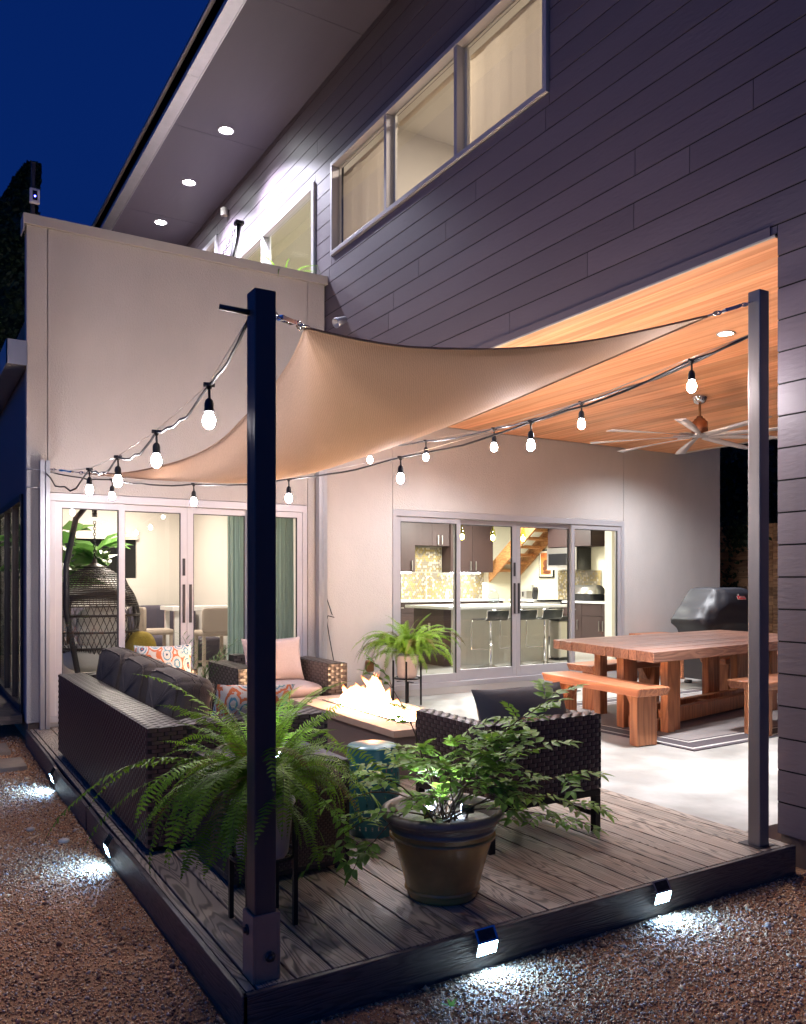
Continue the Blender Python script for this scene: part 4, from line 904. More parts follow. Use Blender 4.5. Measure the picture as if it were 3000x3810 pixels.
# ================================================================ ferns
def frond_mesh(L_, a0, droop, npair, wmax, seed):
    r_ = random.Random(seed); mb = MB(); pts = []; p = Vector((0, 0, 0)); ang = a0; ds = L_/npair; yaw = 0; bend = (1 if seed % 2 else -1)*(.008+.014*r_.random())
    for i in range(npair+1):
        pts.append(p.copy()); yaw += bend; p = p+Vector((math.cos(ang)*math.cos(yaw), math.cos(ang)*math.sin(yaw), math.sin(ang)))*ds; ang -= droop/npair*(.6+.8*i/npair)*(1+.5*math.sin(i*.35+seed))
    mb.tube(pts, [.0022*(1-.75*i/npair) for i in range(npair+1)], 4, 1)
    for i in range(2, npair+1):
        f = i/npair; wl = wmax*(math.sin(math.pi*min(1, .12+f*.88))**.55 if f > .05 else .3)*(1-.28*r_.random())
        if f > .93: wl *= .5
        d = (pts[min(i+1, npair)]-pts[i-1]).normalized(); up = Vector((0, 1, 0)).cross(d)*-1; tw = .5*math.sin(seed*2.1+f*3)
        for s_ in (-1, 1):
            dd = (Vector((0, s_, 0))+d*r_.uniform(.15, .42)-up*(r_.uniform(-.1, .4)+tw*s_)).normalized(); w_ = ds*.52; b = pts[i]
            q = [b-d*w_*.55, b+d*w_*.55, b+dd*wl*.6+d*w_*.55, b+dd*wl*.6-d*w_*.35, b+dd*wl-up*wl*.08]
            mb.add(q, [(0, 1, 2, 3), (3, 2, 4)], 0, False)
    return mb.mesh('frond', ['fernleaf', 'fernstem'])
FM = []
for k in range(14):
    a0 = R([80, 72, 62, 55, 48, 40, 30, 70, 60, 20, 50, 35, 10, 66][k]); dr = R([70, 95, 110, 120, 125, 130, 120, 130, 140, 100, 150, 105, 80, 60][k])
    FM.append((frond_mesh([.46, .54, .60, .64, .70, .70, .66, .74, .78, .60, .74, .78, .54, .6][k], a0, dr, 48, (.043+.005*(k % 3)), k), a0))
FMO = []
for k in (4, 7, 8, 10):
    me_ = FM[k][0].copy(); me_.materials[0] = M['fernold']; FMO.append(me_)
def fern(t, top, n, scale, seed, fl=None, tips=None):
    r_ = random.Random(seed)
    for i in range(n):
        k = r_.randrange(14) if scale > .9 else r_.choice((1, 2, 3, 4, 5, 7, 8, 10, 6)); az = i*2.39996+r_.uniform(-.4, .4)
        o = bpy.data.objects.new('frond', FM[k][0]); COL.objects.link(o); o.parent = t
        o.location = (top[0]+.03*math.cos(az), top[1]+.03*math.sin(az), top[2]+r_.uniform(-.02, .03)); o.rotation_euler = (r_.uniform(-.35, .35), r_.uniform(-.12, .2), az)
        s_ = scale*r_.uniform(.7, 1.2)*(.64 if (scale > .9 and math.cos(az+.5) > .35) else (.74 if (scale > .9 and math.cos(az-2.6) > .5) else 1))
        if i % 11 == 5: o.data = FMO[k % 4]
        o.scale = (s_, s_*r_.uniform(.85, 1.15)*(fl or 1), s_)
def plant_stand(name, label, c, rr, h_, lw=.018, sq=.10):
    t = thing(name, label, 'plant stand', (c[0], c[1], 0), 0)
    for a in (45, 135, 225, 315):
        x, y = sq*1.414*math.cos(R(a+c[2])), sq*1.414*math.sin(R(a+c[2]))
        MB().box(x-lw/2, x+lw/2, y-lw/2, y+lw/2, .001, h_).build('leg', 'blackmetal', t, local=True)
    MB().beam((-sq*1.2, 0, h_*.55-.004), (sq*1.2, 0, h_*.55-.004), lw*.8, .008).beam((0, -sq*1.2, h_*.55-.013), (0, sq*1.2, h_*.55-.013), lw*.8, .008).build('cross_bar', 'blackmetal', t, local=True)
    MB().lathe([(sq*1.3, h_*.55+.02), (sq*1.36, h_*.55+.02), (sq*1.36, h_*.55+.035), (sq*1.3, h_*.55+.035), (sq*1.3, h_*.55+.02)], 24).build('ring', 'blackmetal', t, local=True)
    return t
plant_stand('plant_stand', 'black metal plant stand holding the big fern behind the corner post', (1.255, 3.19, 0), .1, .46)
T = thing('fern', 'huge bushy boston fern spilling over a pot behind the front corner post', 'fern', (1.255, 3.19, .255), 0, 'boston ferns on plant stands')
MB().lathe([(.0, .0), (.085, 0), (.105, .03), (.125, .22), (.135, .235), (.13, .25), (.115, .24), (0, .20)], 24).build('pot', 'whitepot', T, local=True)
fern(T, (0, 0, .27), 135, .95, 21)
for i in range(26):
    az = i*137.5+20; k = (8, 10, 4)[i % 3]; s_ = .98+.2*((i*7) % 5)/5
    o = bpy.data.objects.new('frond', FM[k][0]); COL.objects.link(o); o.parent = T; o.location = (0, 0, .24); o.rotation_euler = (0, R(14), R(az)); s_ *= (.8 if math.cos(R(az)-2.6) > .5 else (.7 if math.cos(R(az)+.5) > .35 else 1)); o.scale = (s_*.82, s_, s_*1.12)
for i in range(46):
    az = i*137.5+60; k = (0, 1, 12, 2, 13)[i % 5]; s_ = .62+.3*((i*5) % 7)/7
    o = bpy.data.objects.new('frond', FM[k][0] if i % 9 else FMO[0]); COL.objects.link(o); o.parent = T; o.location = (.05*math.cos(az), .05*math.sin(az), .25); o.rotation_euler = (R((i*37) % 40-20), R((i*53) % 30-10), R(az)); o.scale = (s_, s_*1.1, s_)
for az, k, s_, tz in ((15, 0, 1.35, .1), (-5, 1, 1.05, .1), (-32, 13, 1.05, .1), (38, 0, 1.25, .1), (70, 0, 1.2, .1), (152, 11, 1.25, .1), (160, 11, 1.05, 0), (10, 1, .9, 0), (-10, 2, .8, 0), (30, 13, .9, .1), (60, 13, 1.0, .1), (100, 0, 1.35, .1), (125, 13, 1.3, .1), (150, 0, 1.2, .1), (175, 13, 1.1, .1), (110, 1, 1.1, .1), (140, 2, 1.0, .1), (200, 0, 1.1, .1), (175, 4, 1.2, 0), (195, 5, .95, 0), (215, 8, 1.0, 0), (240, 8, 1.0, -.05), (270, 8, 1.0, -.05), (300, 8, 1.0, 0), (340, 10, .72, 0), (255, 10, 1.05, -.06), (285, 7, 1.0, -.04), (333, 8, .75, -.1)):
    o = bpy.data.objects.new('frond', FM[k][0]); COL.objects.link(o); o.parent = T; o.location = (0, 0, .25+tz*.3); o.rotation_euler = (0, 0, R(az)); o.scale = (s_, s_, s_)
sunspot((1.46, 3.52, .60), (1.36, 3.36, .95), 10, 'small solar spotlight shining inside the big fern', (.7, .8, 1))
plant_stand('plant_stand', 'black metal plant stand beside the kitchen door', (4.83, 7.90, 10), .1, .50, .016, .11)
T2 = thing('fern', 'bright green boston fern in a pale pot by the kitchen door', 'fern', (4.83, 7.90, .31), 0, 'boston ferns on plant stands')
MB().lathe([(.0, .0), (.10, 0), (.115, .03), (.13, .24), (.135, .25), (.12, .25), (0, .22)], 24).build('pot', 'whitepot', T2, local=True)
MB().lathe([(0, -.03), (.14, -.03), (.145, -.01), (0, -.005)], 24).build('saucer', 'whitealu', T2, local=True)
fern(T2, (0, 0, .27), 125, .895, 5, 1.3)
for i in range(9):
    o = bpy.data.objects.new('frond', FM[(0, 1, 13)[i % 3]][0]); COL.objects.link(o); o.parent = T2; o.location = (0, 0, .27); o.rotation_euler = (R((i*37) % 30-15), R(-8), R(i*40)); o.scale = (.8, 1.2, 1.05)
# --- palm behind the sofa
T3 = thing('palm', 'spiky small palm in a pot between the sofa and the club chair', 'palm', (2.45, 7.95, 0))
MB().lathe([(0, .001), (.13, .001), (.17, .30), (.18, .31), (.16, .31), (0, .28)], 20).build('pot', 'pot', T3, local=True)
rp = random.Random(9)
for i in range(26):
    az = rp.uniform(0, 6.28); el = rp.uniform(.5, 1.35); L_ = rp.uniform(.45, .68); mb = MB(); pts = []
    p = Vector((0, 0, .28)); e_ = el
    for j in range(10): pts.append(p.copy()); p = p+Vector((math.cos(az)*math.cos(e_), math.sin(az)*math.cos(e_), math.sin(e_)))*L_/9; e_ -= .09
    mb.tube(pts, .0025, 4)
    for j in range(3, 10):
        for s_ in (-1, 1):
            d = (pts[j]-pts[j-1]).normalized(); sd = d.cross(Vector((0, 0, 1))).normalized()*s_
            leafshape(mb, pts[j], d*.9+sd*.8+Vector((0, 0, .1)), (0, 0, 1), .17*rp.uniform(.7, 1.1), .010)
    mb.build('frond', 'grassleaf', T3, local=True)
from mathutils import noise
# ================================================================ dining set
TB = thing('dining_table', 'heavy reclaimed-wood dining table with thick plank top under the cedar ceiling', 'table', (7.0, 5.8, 0))
A_, B_, C_, D_ = Vector((5.42, 4.86, 0)), Vector((5.72, 6.46, 0)), Vector((8.64, 6.70, 0)), Vector((8.56, 5.25, 0))
npl = 14
for i in range(npl):
    f0, f1 = (i+.02)/npl, (i+.98)/npl
    if i == 0: f0 = 0
    a, b = A_.lerp(B_, f0), A_.lerp(B_, f1); d, c = D_.lerp(C_, f0), D_.lerp(C_, f1)
    z1 = .79+rnd.uniform(-.0012, .0012); j = rnd.uniform(-.006, .006); jj = Vector((j, 0, 0))
    MB().prism([tuple((a+jj)[:2]), tuple(d[:2]), tuple(c[:2]), tuple((b+jj)[:2])], .70, z1).build('plank', 'woodtop', TB, .004)
MB().prism([(5.50, 4.93), (8.5, 5.3), (8.58, 6.62), (5.79, 6.4)], .693, .699).build('under_batten', 'legwood', TB)
def leg(x, y, w_=.10, d_=.10, h_=.692, par=TB, m='legwood', z0=0): MB().box(x-w_/2, x+w_/2, y-d_/2, y+d_/2, z0, h_).build('leg', m, par, .008)
for x, y in ((6.03, 5.24), (6.17, 5.30), (5.88, 5.64), (6.03, 5.70), (7.70, 6.12), (7.84, 6.16), (8.10, 6.05), (8.24, 6.08), (8.0, 5.55), (6.25, 6.32)): leg(x, y, .105, .09)
MB().beam((6.0, 5.30, .06), (5.93, 5.60, .06), .10, .11).beam((7.75, 6.07, .06), (8.2, 6.0, .06), .10, .11).build('foot_rail', 'legwood', TB, .006)
MB().beam((6.15, 5.42, .10), (8.05, 5.80, .10), .08, .14).beam((6.12, 5.70, .10), (8.05, 6.02, .10), .08, .14).beam((7.2, 5.64, .10), (7.15, 5.84, .10), .08, .10).build('base_rail', 'legwood', TB, .006)
def bench(label, p, q, wd_, z=.50, th=.075, overhang=.22, lw=.22):
    p, q = Vector(p), Vector(q); d = (q-p); L_ = d.length; d.normalize(); s_ = Vector((-d.y, d.x)); c = (p+q)/2
    t = thing('bench', label, 'bench', (c.x, c.y, 0), math.atan2(d.y, d.x), 'wooden benches round the dining table')
    h_ = L_/2; b_ = .035
    MB().add([(-h_+b_, -wd_/2+.01, z-th), (h_-b_, -wd_/2+.01, z-th), (h_-b_, wd_/2-.01, z-th), (-h_+b_, wd_/2-.01, z-th), (-h_, -wd_/2, z), (h_, -wd_/2, z), (h_, wd_/2, z), (-h_, wd_/2, z)],
             [(0, 3, 2, 1), (4, 5, 6, 7), (0, 1, 5, 4), (1, 2, 6, 5), (2, 3, 7, 6), (3, 0, 4, 7)]).build('seat', 'tablewood', t, .012, local=True)
    for s2 in (-1, 1):
        x = s2*(h_-overhang); MB().box(x-.05, x+.05, -lw/2, lw/2, .0, z-th-.001).build('leg', 'legwood', t, .008, local=True)
        mb = MB(); xx = x-s2*.05
        mb.add([(xx, -.04, z-th-.002), (xx, .04, z-th-.002), (xx-s2*.14, .04, z-th-.002), (xx-s2*.14, -.04, z-th-.002), (xx, -.04, z-th-.15), (xx, .04, z-th-.15), (xx-s2*.03, .04, z-th-.15), (xx-s2*.03, -.04, z-th-.15)],
               [(0, 1, 2, 3), (4, 7, 6, 5), (0, 4, 5, 1), (1, 5, 6, 2), (2, 6, 7, 3), (3, 7, 4, 0)]).build('bracket', 'legwood', t, local=True)
bench('wooden bench at the left end of the table nearest the armchair', (5.365, 4.79), (5.50, 6.18), .35, overhang=.15)
bench('wooden bench along the far side of the table beside the kitchen door', (6.16, 6.55), (7.55, 6.66), .38)
bench('wooden bench along the near side of the table behind the right post', (6.40, 4.70), (7.9, 4.82), .37)
bench('wooden bench at the far right of the table in front of the covered grill', (8.06, 6.36), (9.5, 6.45), .36)
def rugm(x0, x1, y0, y1, z, label, ang=0):
    t = thing('rug', label, 'rug', ((x0+x1)/2, (y0+y1)/2, z), R(ang), 'striped outdoor rugs'); w_, h_ = (x1-x0)/2, (y1-y0)/2
    def fr(a, b, m, zz, nm):
        MB().box(-w_+a, w_-a, -h_+a, -h_+b, 0, zz).box(-w_+a, w_-a, h_-b, h_-a, 0, zz).box(-w_+a, -w_+b, -h_+b, h_-b, 0, zz).box(w_-b, w_-a, -h_+b, h_-b, 0, zz).build(nm, m, t, local=True)
    fr(0, .05, 'rugdark', .008, 'border'); fr(.05, .08, 'ruglight', .0082, 'stripe'); fr(.08, .24, 'rugdark', .0084, 'border'); fr(.24, .27, 'ruglight', .0086, 'stripe'); fr(.27, .30, 'rugdark', .0084, 'border')
    MB().box(-w_+.30, w_-.30, -h_+.30, h_-.30, 0, .008).build('field', 'rug', t, local=True)
rugm(5.50, 8.9, 4.60, 7.1, -.005, 'grey outdoor rug with cream border stripes under the dining table', 2)
mt = MB().box(6.2, 7.33, 7.76, 8.40, -.004, .006)
for i in range(22):
    for j in range(12): mt.box(6.24+i*.049, 6.275+i*.049, 7.80+j*.048, 7.835+j*.048, .0061, .009)
tag(mt.build('door_mat', 'rubber'), 'black rubber door mat in front of the kitchen sliding door', 'door mat')
# ---- covered grill
GR = thing('grill', 'barbecue grill under a wrinkled black vinyl cover beside the stucco wing wall', 'grill', (9.33, 7.25, 0))
secs = [(-.62, .50, .90, .16), (-.60, .40, .98, .20), (-.42, .30, 1.22, .26), (-.30, .20, 1.30, .27), (.30, .20, 1.31, .27), (.42, .26, 1.23, .27), (.60, .40, 1.0, .22), (.62, .5, .92, .18)]
LV = [(.14, .37, .27), (.35, .39, .28), (.60, .44, .29), (.74, .58, .31), (.84, .68, .33), (.90, .69, .33), (1.0, .60, .32), (1.12, .49, .30), (1.24, .39, .27), (1.285, .36, .24), (1.305, .33, .16)]
mb = MB(); vs = []; NK = 56
for (z, ax, ay) in [tuple(np.array(LV[i])*(1-f)+np.array(LV[i+1])*f) for i in range(len(LV)-1) for f in (0, .25, .5, .75)]+[LV[-1]]:
    for k in range(NK):
        th = 2*math.pi*k/NK; x = math.copysign(abs(math.cos(th))**.42, math.cos(th))*ax; y = math.copysign(abs(math.sin(th))**.42, math.sin(th))*ay
        q_ = noise.noise(Vector((x*5, y*5, z*2.2))); w_ = (.05*(abs(q_)-.15)+.03*noise.noise(Vector((x*11, y*11, z*6+3)))-.012)*(1 if z < 1.2 else .5)
        vs.append((x+w_*.8*math.cos(th), y+w_*math.sin(th), z+.004*math.sin(x*20)))
nl = len(vs)//NK
mb.add(vs, [(j*NK+k, j*NK+(k+1) % NK, (j+1)*NK+(k+1) % NK, (j+1)*NK+k) for j in range(nl-1) for k in range(NK)]+[tuple(range((nl-1)*NK, nl*NK))], 0, True)
mb.build('cover', 'cover', GR, local=True)
MB().box(-.40, .40, -.24, .24, .10, .62).build('cart', 'darkalu', GR, local=True)
mb = MB()
for x in (-.36, .36):
    for y in (-.2, .2): mb.lathe([(.0, -.02), (.05, -.02), (.05, .02), (0, .02)], 12, (x, y, .05))
mb.build('caster', 'rubber', GR, local=True)
bd = MB().add([(.0, -.262, 1.235), (.17, -.262, 1.235), (.17, -.300, 1.15), (.0, -.300, 1.15)], [(0, 3, 2, 1)]).build('badge', 'ruglight', GR, local=True)
MB().add([(.008, -.267, 1.229), (.162, -.267, 1.229), (.162, -.301, 1.156), (.008, -.301, 1.156)], [(0, 3, 2, 1)]).build('badge_field', 'red', bd, local=True)
MB().ball((.035, -.280, 1.21), .013, .004, .014).ball((.045, -.296, 1.178), .010, .004, .011).build('badge_mark', 'ruglight', bd, local=True)
MB().box(.070, .150, -.290, -.286, 1.188, 1.196).box(.072, .154, -.296, -.292, 1.172, 1.179).build('badge_lettering', 'pinkfab', bd, local=True)
tag(MB().box(8.9, 9.55, 7.95, 8.44, .60, .64).box(8.92, 8.98, 7.97, 8.03, 0, .6).box(9.47, 9.53, 7.97, 8.03, 0, .6).box(8.92, 8.98, 8.36, 8.42, 0, .6).box(9.47, 9.53, 8.36, 8.42, 0, .6).build('side_table', 'tablewood', None, .004), 'small wooden side table against the stucco wall left of the covered grill', 'side table')
# ================================================================ fence and trees beyond
FN = thing('fence', 'horizontal plank wood fence in the dark beyond the patio', 'fence', (12.6, 9, 0))
for k in range(16):
    for a, b in ((4.0, 8.7), (8.71, 13.2)):
        MB().box(12.6+.01*(k % 2), 12.63+.01*(k % 2), a, b, -.1+k*.155, -.1+k*.155+.147).build('plank', 'fence', FN)
for y in (5.5, 8.7, 11.9): MB().box(12.66, 12.76, y, y+.1, -.15, 2.36).build('fence_post', 'fence', FN)
def leafcloud(mb, n, fn, s0, s1, r_, mi=0):
    for _ in range(n):
        p = Vector(fn()); s_ = r_.uniform(s0, s1); a = Vector((r_.gauss(0, 1), r_.gauss(0, 1), r_.gauss(0, 1))).normalized(); b = a.orthogonal().normalized(); c = a.cross(b)
        mb.add([p-b*s_, p+c*s_*.5, p+b*s_, p-c*s_*.5], [(0, 1, 2, 3)], mi)
rv = random.Random(4); mb = MB()
leafcloud(mb, 600, lambda: (12.52+rv.gauss(0, .04), 9.25+rv.gauss(0, .17), 2.2+rv.gauss(0, .14)), .03, .06, rv); leafcloud(mb, 160, lambda: (12.56, 9.5+rv.gauss(0, .1), 1.3+rv.gauss(0, .25)), .03, .05, rv)
mb.tube([(12.57, 9.0, 0), (12.56, 9.05, 1.2), (12.55, 9.0, 2.25)], .02, 6)
tag(mb.build('vine', 'hedge'), 'leafy vine hanging over the top of the wood fence', 'vine')
def bushy(name, label, c, rx, ry, rz, n, seed, s0=.08, s1=.16):
    r_ = random.Random(seed); t = thing(name, label, 'tree', (c[0], c[1], -.15), 0, 'dark trees beyond the fence'); mb = MB()
    lumps = [(c[0]+r_.uniform(-.7, .7)*rx, c[1]+r_.uniform(-.7, .7)*ry, c[2]+r_.uniform(-.6, .6)*rz, r_.uniform(.3, .6)) for _ in range(14)]
    def fn():
        l = r_.choice(lumps); v = Vector((r_.gauss(0, 1), r_.gauss(0, 1), r_.gauss(0, 1))).normalized(); q = l[3]*r_.uniform(.75, 1.05)
        return (l[0]+v.x*rx*q, l[1]+v.y*ry*q, l[2]+v.z*rz*q)
    leafcloud(mb, n, fn, s0, s1, r_); mb.build('crown', 'hedge', t)
    MB().tube([(c[0], c[1], -.15), (c[0]+.1, c[1], c[2]*.5), (c[0], c[1], c[2])], [.18, .14, .05], 8).build('trunk', 'stem', t)
bushy('tree', 'dark bushy tree in the night behind the fence, left one', (17, 12.2, 3.4), 2.2, 2.4, 2.6, 5200, 1)
bushy('tree', 'dark bushy tree in the night behind the fence, right one', (17.5, 8.6, 3.6), 2.2, 2.6, 2.6, 5200, 2)
# cypress
CY = thing('cypress', 'tall narrow dark cypress rising behind the low roof at the left edge', 'tree', (1.65, 18.2, -.15))
rc = random.Random(8); mb = MB()
def cyp():
    z = 9.85*(1-rc.random()**1.4); z = max(.2, z); R_ = 1.5 if z < 4 else 1.5*(1-((z-4)/5.95))**.85+.05; r_ = R_*rc.uniform(.82, 1.02)*(1+.10*math.sin(z*4)); a = rc.uniform(0, 6.28)
    return (2.32-R_+r_*math.cos(a), 18.2+r_*math.sin(a), z)
leafcloud(mb, 30000, cyp, .03, .085, rc)
for z0_, z1_, q_ in ((0, 4, 1.25), (4, 6.5, .85), (6.5, 8.4, .45), (8.4, 9.5, .12)): mb.lathe([(q_, z0_), (q_*.85, z1_), (0, z1_)], 12, (2.3-q_*1.15, 18.2, 0))
mb.build('crown', 'hedge', CY)
MB().tube([(1.65, 18.2, -.15), (1.65, 18.2, 4)], [.2, .1], 8).build('trunk', 'stem', CY)
PO = thing('pole', 'slim dark pole carrying a small box with a blue light above the terrace', 'pole', (1.55, 13.4, 3.95))
MB().beam((1.61, 13.4, 3.95), (1.63, 13.4, 7.66), .055, .055).build('shaft', 'darkalu', PO)
bx = MB().box(1.57, 1.71, 13.30, 13.36, 7.02, 7.24).build('box', 'bluebox', PO, .01)
MB().box(1.61, 1.675, 13.293, 13.299, 7.06, 7.20).build('screen', 'ovenblack', bx); MB().ball((1.642, 13.285, 7.115), .012).build('led', 'e_blue', bx)
# terrace things
tp = MB().tube([(3.30, 9.6, 4.0), (3.33, 9.6, 5.0), (3.47, 9.6, 5.74)], .035, 10).box(3.42, 3.52, 9.55, 9.65, 5.73, 5.77); TPp = thing('hanging_chair_stand', 'dark leaning metal post with a chain above the parapet', 'stand', (3.3, 9.6, 3.95)); 
tp.build('post', 'darkalu', TPp); mb = MB()
c0, c1 = Vector((3.42, 9.6, 5.66)), Vector((3.04, 9.6, 4.95))
for i in range(22): link(mb, c0.lerp(c1, i/21)+Vector((0, 0, -.06*math.sin(math.pi*i/21))), c1-c0, .016, .0045, (0, 1, 0) if i % 2 else (1, 0, 1))
mb.build('chain', 'darkalu', TPp)
TP2 = thing('potted_plant', 'strappy green plant poking above the stucco parapet by the terrace door', 'plant', (3.74, 8.86, 3.95)); rp = random.Random(3)
MB().lathe([(0, 0), (.12, 0), (.15, .80), (.13, .80), (0, .78)], 14).build('pot', 'whitepot', TP2, local=True)
for i in range(20):
    az = rp.uniform(0, 6.28); el = rp.uniform(.7, 1.4); L_ = rp.uniform(.5, .8); p = Vector((0, 0, .78)); pts = []
    for j in range(9): pts.append(p.copy()); p = p+Vector((math.cos(az)*math.cos(el), math.sin(az)*math.cos(el), math.sin(el)))*L_/8; el -= .26
    sd = Vector((-math.sin(az), math.cos(az), 0)); mb = MB(); vs = []
    for j, q in enumerate(pts): w_ = .011*math.sin(math.pi*min(1, .15+j/8*.85)); vs += [q-sd*w_, q+sd*w_]
    mb.add(vs, [(2*j, 2*j+1, 2*j+3, 2*j+2) for j in range(8)], 0, True).build('blade', 'leaf', TP2, local=True)
# fallen leaves and stones on gravel
rl = random.Random(6)
for (x, y, lb) in ((1.02-.45, 2.62-.15, 'dry curled leaf on the gravel left of the corner post'), (.62, 5.3, 'dry brown leaf on the gravel under the far left step light'), (.25, 3.75, 'dry brown leaf on the gravel near the left edge')):
    mb = MB(); leafshape(mb, (0, 0, 0), (1, .3, .1), (0, 0, 1), .075, .03, 0, .4, -.3); o = mb.build('fallen_leaf', 'gravel_tan'); o.location = (x, y, -.138); tag(o, lb, 'leaf', 'fallen leaves on the gravel')
for (x, y, s_, lb) in ((.80, 5.2, .035, 'loose stone beside the left fascia joint'), (.66, 5.55, .028, 'loose stone between the two left step lights'), (3.3, 2.30, .022, 'small grey stone by the right paver')):
    o = MB().ball((0, 0, 0), s_, s_*.7, s_*.5, 7, 5).build('stone', 'gravel_pale'); o.location = (x, y, -.14); tag(o, lb, 'stone', 'loose stones on the gravel')
for (x, y, lb) in ((1.66, 2.42, 'small green weed sprouting at the front deck corner'),):
    t = thing('weed', lb, 'weed', (x, y, -.15)); 
    for a in range(6): mb = MB(); leafshape(mb, (0, 0, .03), (math.cos(a*1.3), math.sin(a*1.3), .5+.3*(a % 2)), (0, 0, 1), .028+.006*(a % 3), .012); mb.build('leaf', 'leaf', t, local=True)
# ================================================================ KITCHEN INTERIOR
FZ = .06
hp(MB().box(4.5, 9.95, 8.62, 9.6, FZ-.05, FZ).box(4.5, 12.1, 9.6, 15.0, FZ-.05, FZ), 'kitchen_floor', 'floorin')
hp(MB().box(12.1, 12.2, 9.6, 11.55, FZ, 2.9).box(10.0, 12.2, 9.5, 9.6, FZ, 2.9).box(9.92, 10.0, 8.62, 9.6, FZ, 2.9).box(12.1, 12.2, 11.55, 12.1, FZ, 1.0).box(12.1, 12.2, 11.55, 12.1, 2.28, 2.9).box(12.1, 12.2, 12.1, 15.1, FZ, 2.9).box(4.6, 12.1, 15.0, 15.1, FZ, 2.9).box(4.5, 4.6, 8.62, 15.0, FZ, 2.9), 'kitchen_wall', 'cream')
hp(MB().box(4.5, 9.98, 8.62, 9.6, 2.9, 2.98).box(4.5, 12.2, 9.6, 15.1, 2.9, 2.98), 'kitchen_ceiling', 'white')
hp(MB().box(12.12, 12.13, 11.56, 12.09, 1.0, 2.28), 'kitchen_window_pane', 'ovenblack')
hp(MB().box(10.45, 10.62, 10.3, 10.47, FZ, 2.89), 'kitchen_pillar', 'white')
area('kitchen_light', (8.0, 10.0, 2.87), KIT_W*1.2, .5, (1, .985, .93), parent=H); area('kitchen_light', (10.6, 13.0, 2.87), KIT_W*1.3, .5, (1, .98, .92), parent=H); area('kitchen_light', (9.3, 13.6, 2.87), KIT_W, .5, (1, .98, .92), parent=H)
def cab(name, label, boxes, doors, handles, loc, cat='cabinet'):
    t = thing(name, label, cat, loc, 0, 'dark kitchen cabinets'); mb = MB()
    for b_ in boxes: mb.box(*b_)
    mb.build('carcass', 'cabinet', t)
    for d_ in doors: MB().box(*d_).build('door', 'cabinet', t, .002)
    for h_ in handles: MB().box(*h_).build('handle', 'steel', t)
    return t
def ydoors(x0, x1, y, z0, z1, n): w_ = (x1-x0)/n; return [(x0+i*w_+.003, x0+(i+1)*w_-.003, y-.02, y-.001, z0+.003, z1-.003) for i in range(n)]
cab('wall_cabinet', 'dark upper cabinet at the far left of the sink wall', [(8.2, 9.15, 14.66, 14.99, 1.58, 2.88)], ydoors(8.2, 9.15, 14.66, 1.58, 2.88, 2), [(9.05, 9.07, 14.60, 14.63, 1.62, 1.82)], (8.7, 14.9, 1.58))
cab('wall_cabinet', 'short dark upper cabinet above the kitchen sink', [(9.155, 10.05, 14.70, 14.99, 2.14, 2.88)], ydoors(9.155, 10.05, 14.70, 2.14, 2.88, 2), [(9.73, 9.75, 14.64, 14.67, 2.17, 2.37), (9.83, 9.85, 14.64, 14.67, 2.17, 2.37)], (9.6, 14.9, 2.14))
cab('wall_cabinet', 'dark upper cabinet with two tall doors left of the stairs', [(10.055, 11.2, 14.66, 14.99, 1.58, 2.88)], ydoors(10.055, 11.2, 14.66, 1.58, 2.88, 2), [(10.56, 10.58, 14.60, 14.63, 1.62, 1.82), (10.70, 10.72, 14.60, 14.63, 1.62, 1.82)], (10.6, 14.9, 1.58))
for x0, x1 in ((8.3, 9.1), (10.15, 10.9)): tag(MB().box(x0, x1, 14.72, 14.78, 1.555, 1.575).build('strip_light', 'e_strip'), 'bright under-cabinet strip light over the %s counter' % ('left' if x0 < 9 else 'right'), 'strip light', 'under-cabinet strip lights')
for x0, x1 in ((8.3, 9.1), (10.15, 10.9)): area('strip_lamp', ((x0+x1)/2, 14.75, 1.55), 3, .7, (.95, .98, 1), .05, parent=H)
bc = cab('base_cabinet', 'long dark base cabinets under the kitchen sink counter', [(7.6, 11.3, 14.42, 14.99, FZ, .95)], ydoors(7.6, 11.3, 14.42, FZ+.08, .72, 8)+ydoors(7.6, 11.3, 14.42, .73, .94, 4), [(8.55+i*.93, 8.72+i*.93, 14.385, 14.395, .83, .85) for i in range(3)], (9.4, 14.7, FZ))
MB().box(7.58, 11.32, 14.38, 14.985, .952, .99).build('counter', 'quartz', bc, .003)
def hexsplash(o, u, v, W_, H_, r_=.028, seed=1, name='backsplash', label=''):
    t = thing(name, label, 'backsplash', o); o = Vector(o); u = Vector(u); v = Vector(v); n_ = u.cross(v); rh = random.Random(seed)
    MB().add([o, o+u*W_, o+u*W_+v*H_, o+v*H_], [(0, 1, 2, 3)]).build('grout', 'grout', t)
    mb = MB(); j = 0; y = r_
    while y < H_-r_*.5:
        x = r_ if j % 2 == 0 else r_*1.9
        while x < W_-r_*.5:
            c = o+u*x+v*y+n_*.003; mb.add([c+u*(math.sin(k*math.pi/3)*r_*.93)+v*(math.cos(k*math.pi/3)*r_*.93) for k in range(6)], [tuple(range(6))[::-1]], rh.choice([0, 0, 1, 1, 2])); x += r_*1.78
        y += r_*1.55; j += 1
    q = mb.build('tile', ['tilegold', 'tiletaupe', 'tilepale'], t); q['kind'] = 'stuff'
hexsplash((8.2, 14.985, .99), (1, 0, 0), (0, 0, 1), 3.0, .59, seed=1, label='hexagon mosaic backsplash behind the sink counter')
hexsplash((9.16, 14.98, 1.585), (1, 0, 0), (0, 0, 1), .88, .55, seed=2, label='gold hexagon mosaic between the upper cabinets above the faucet')
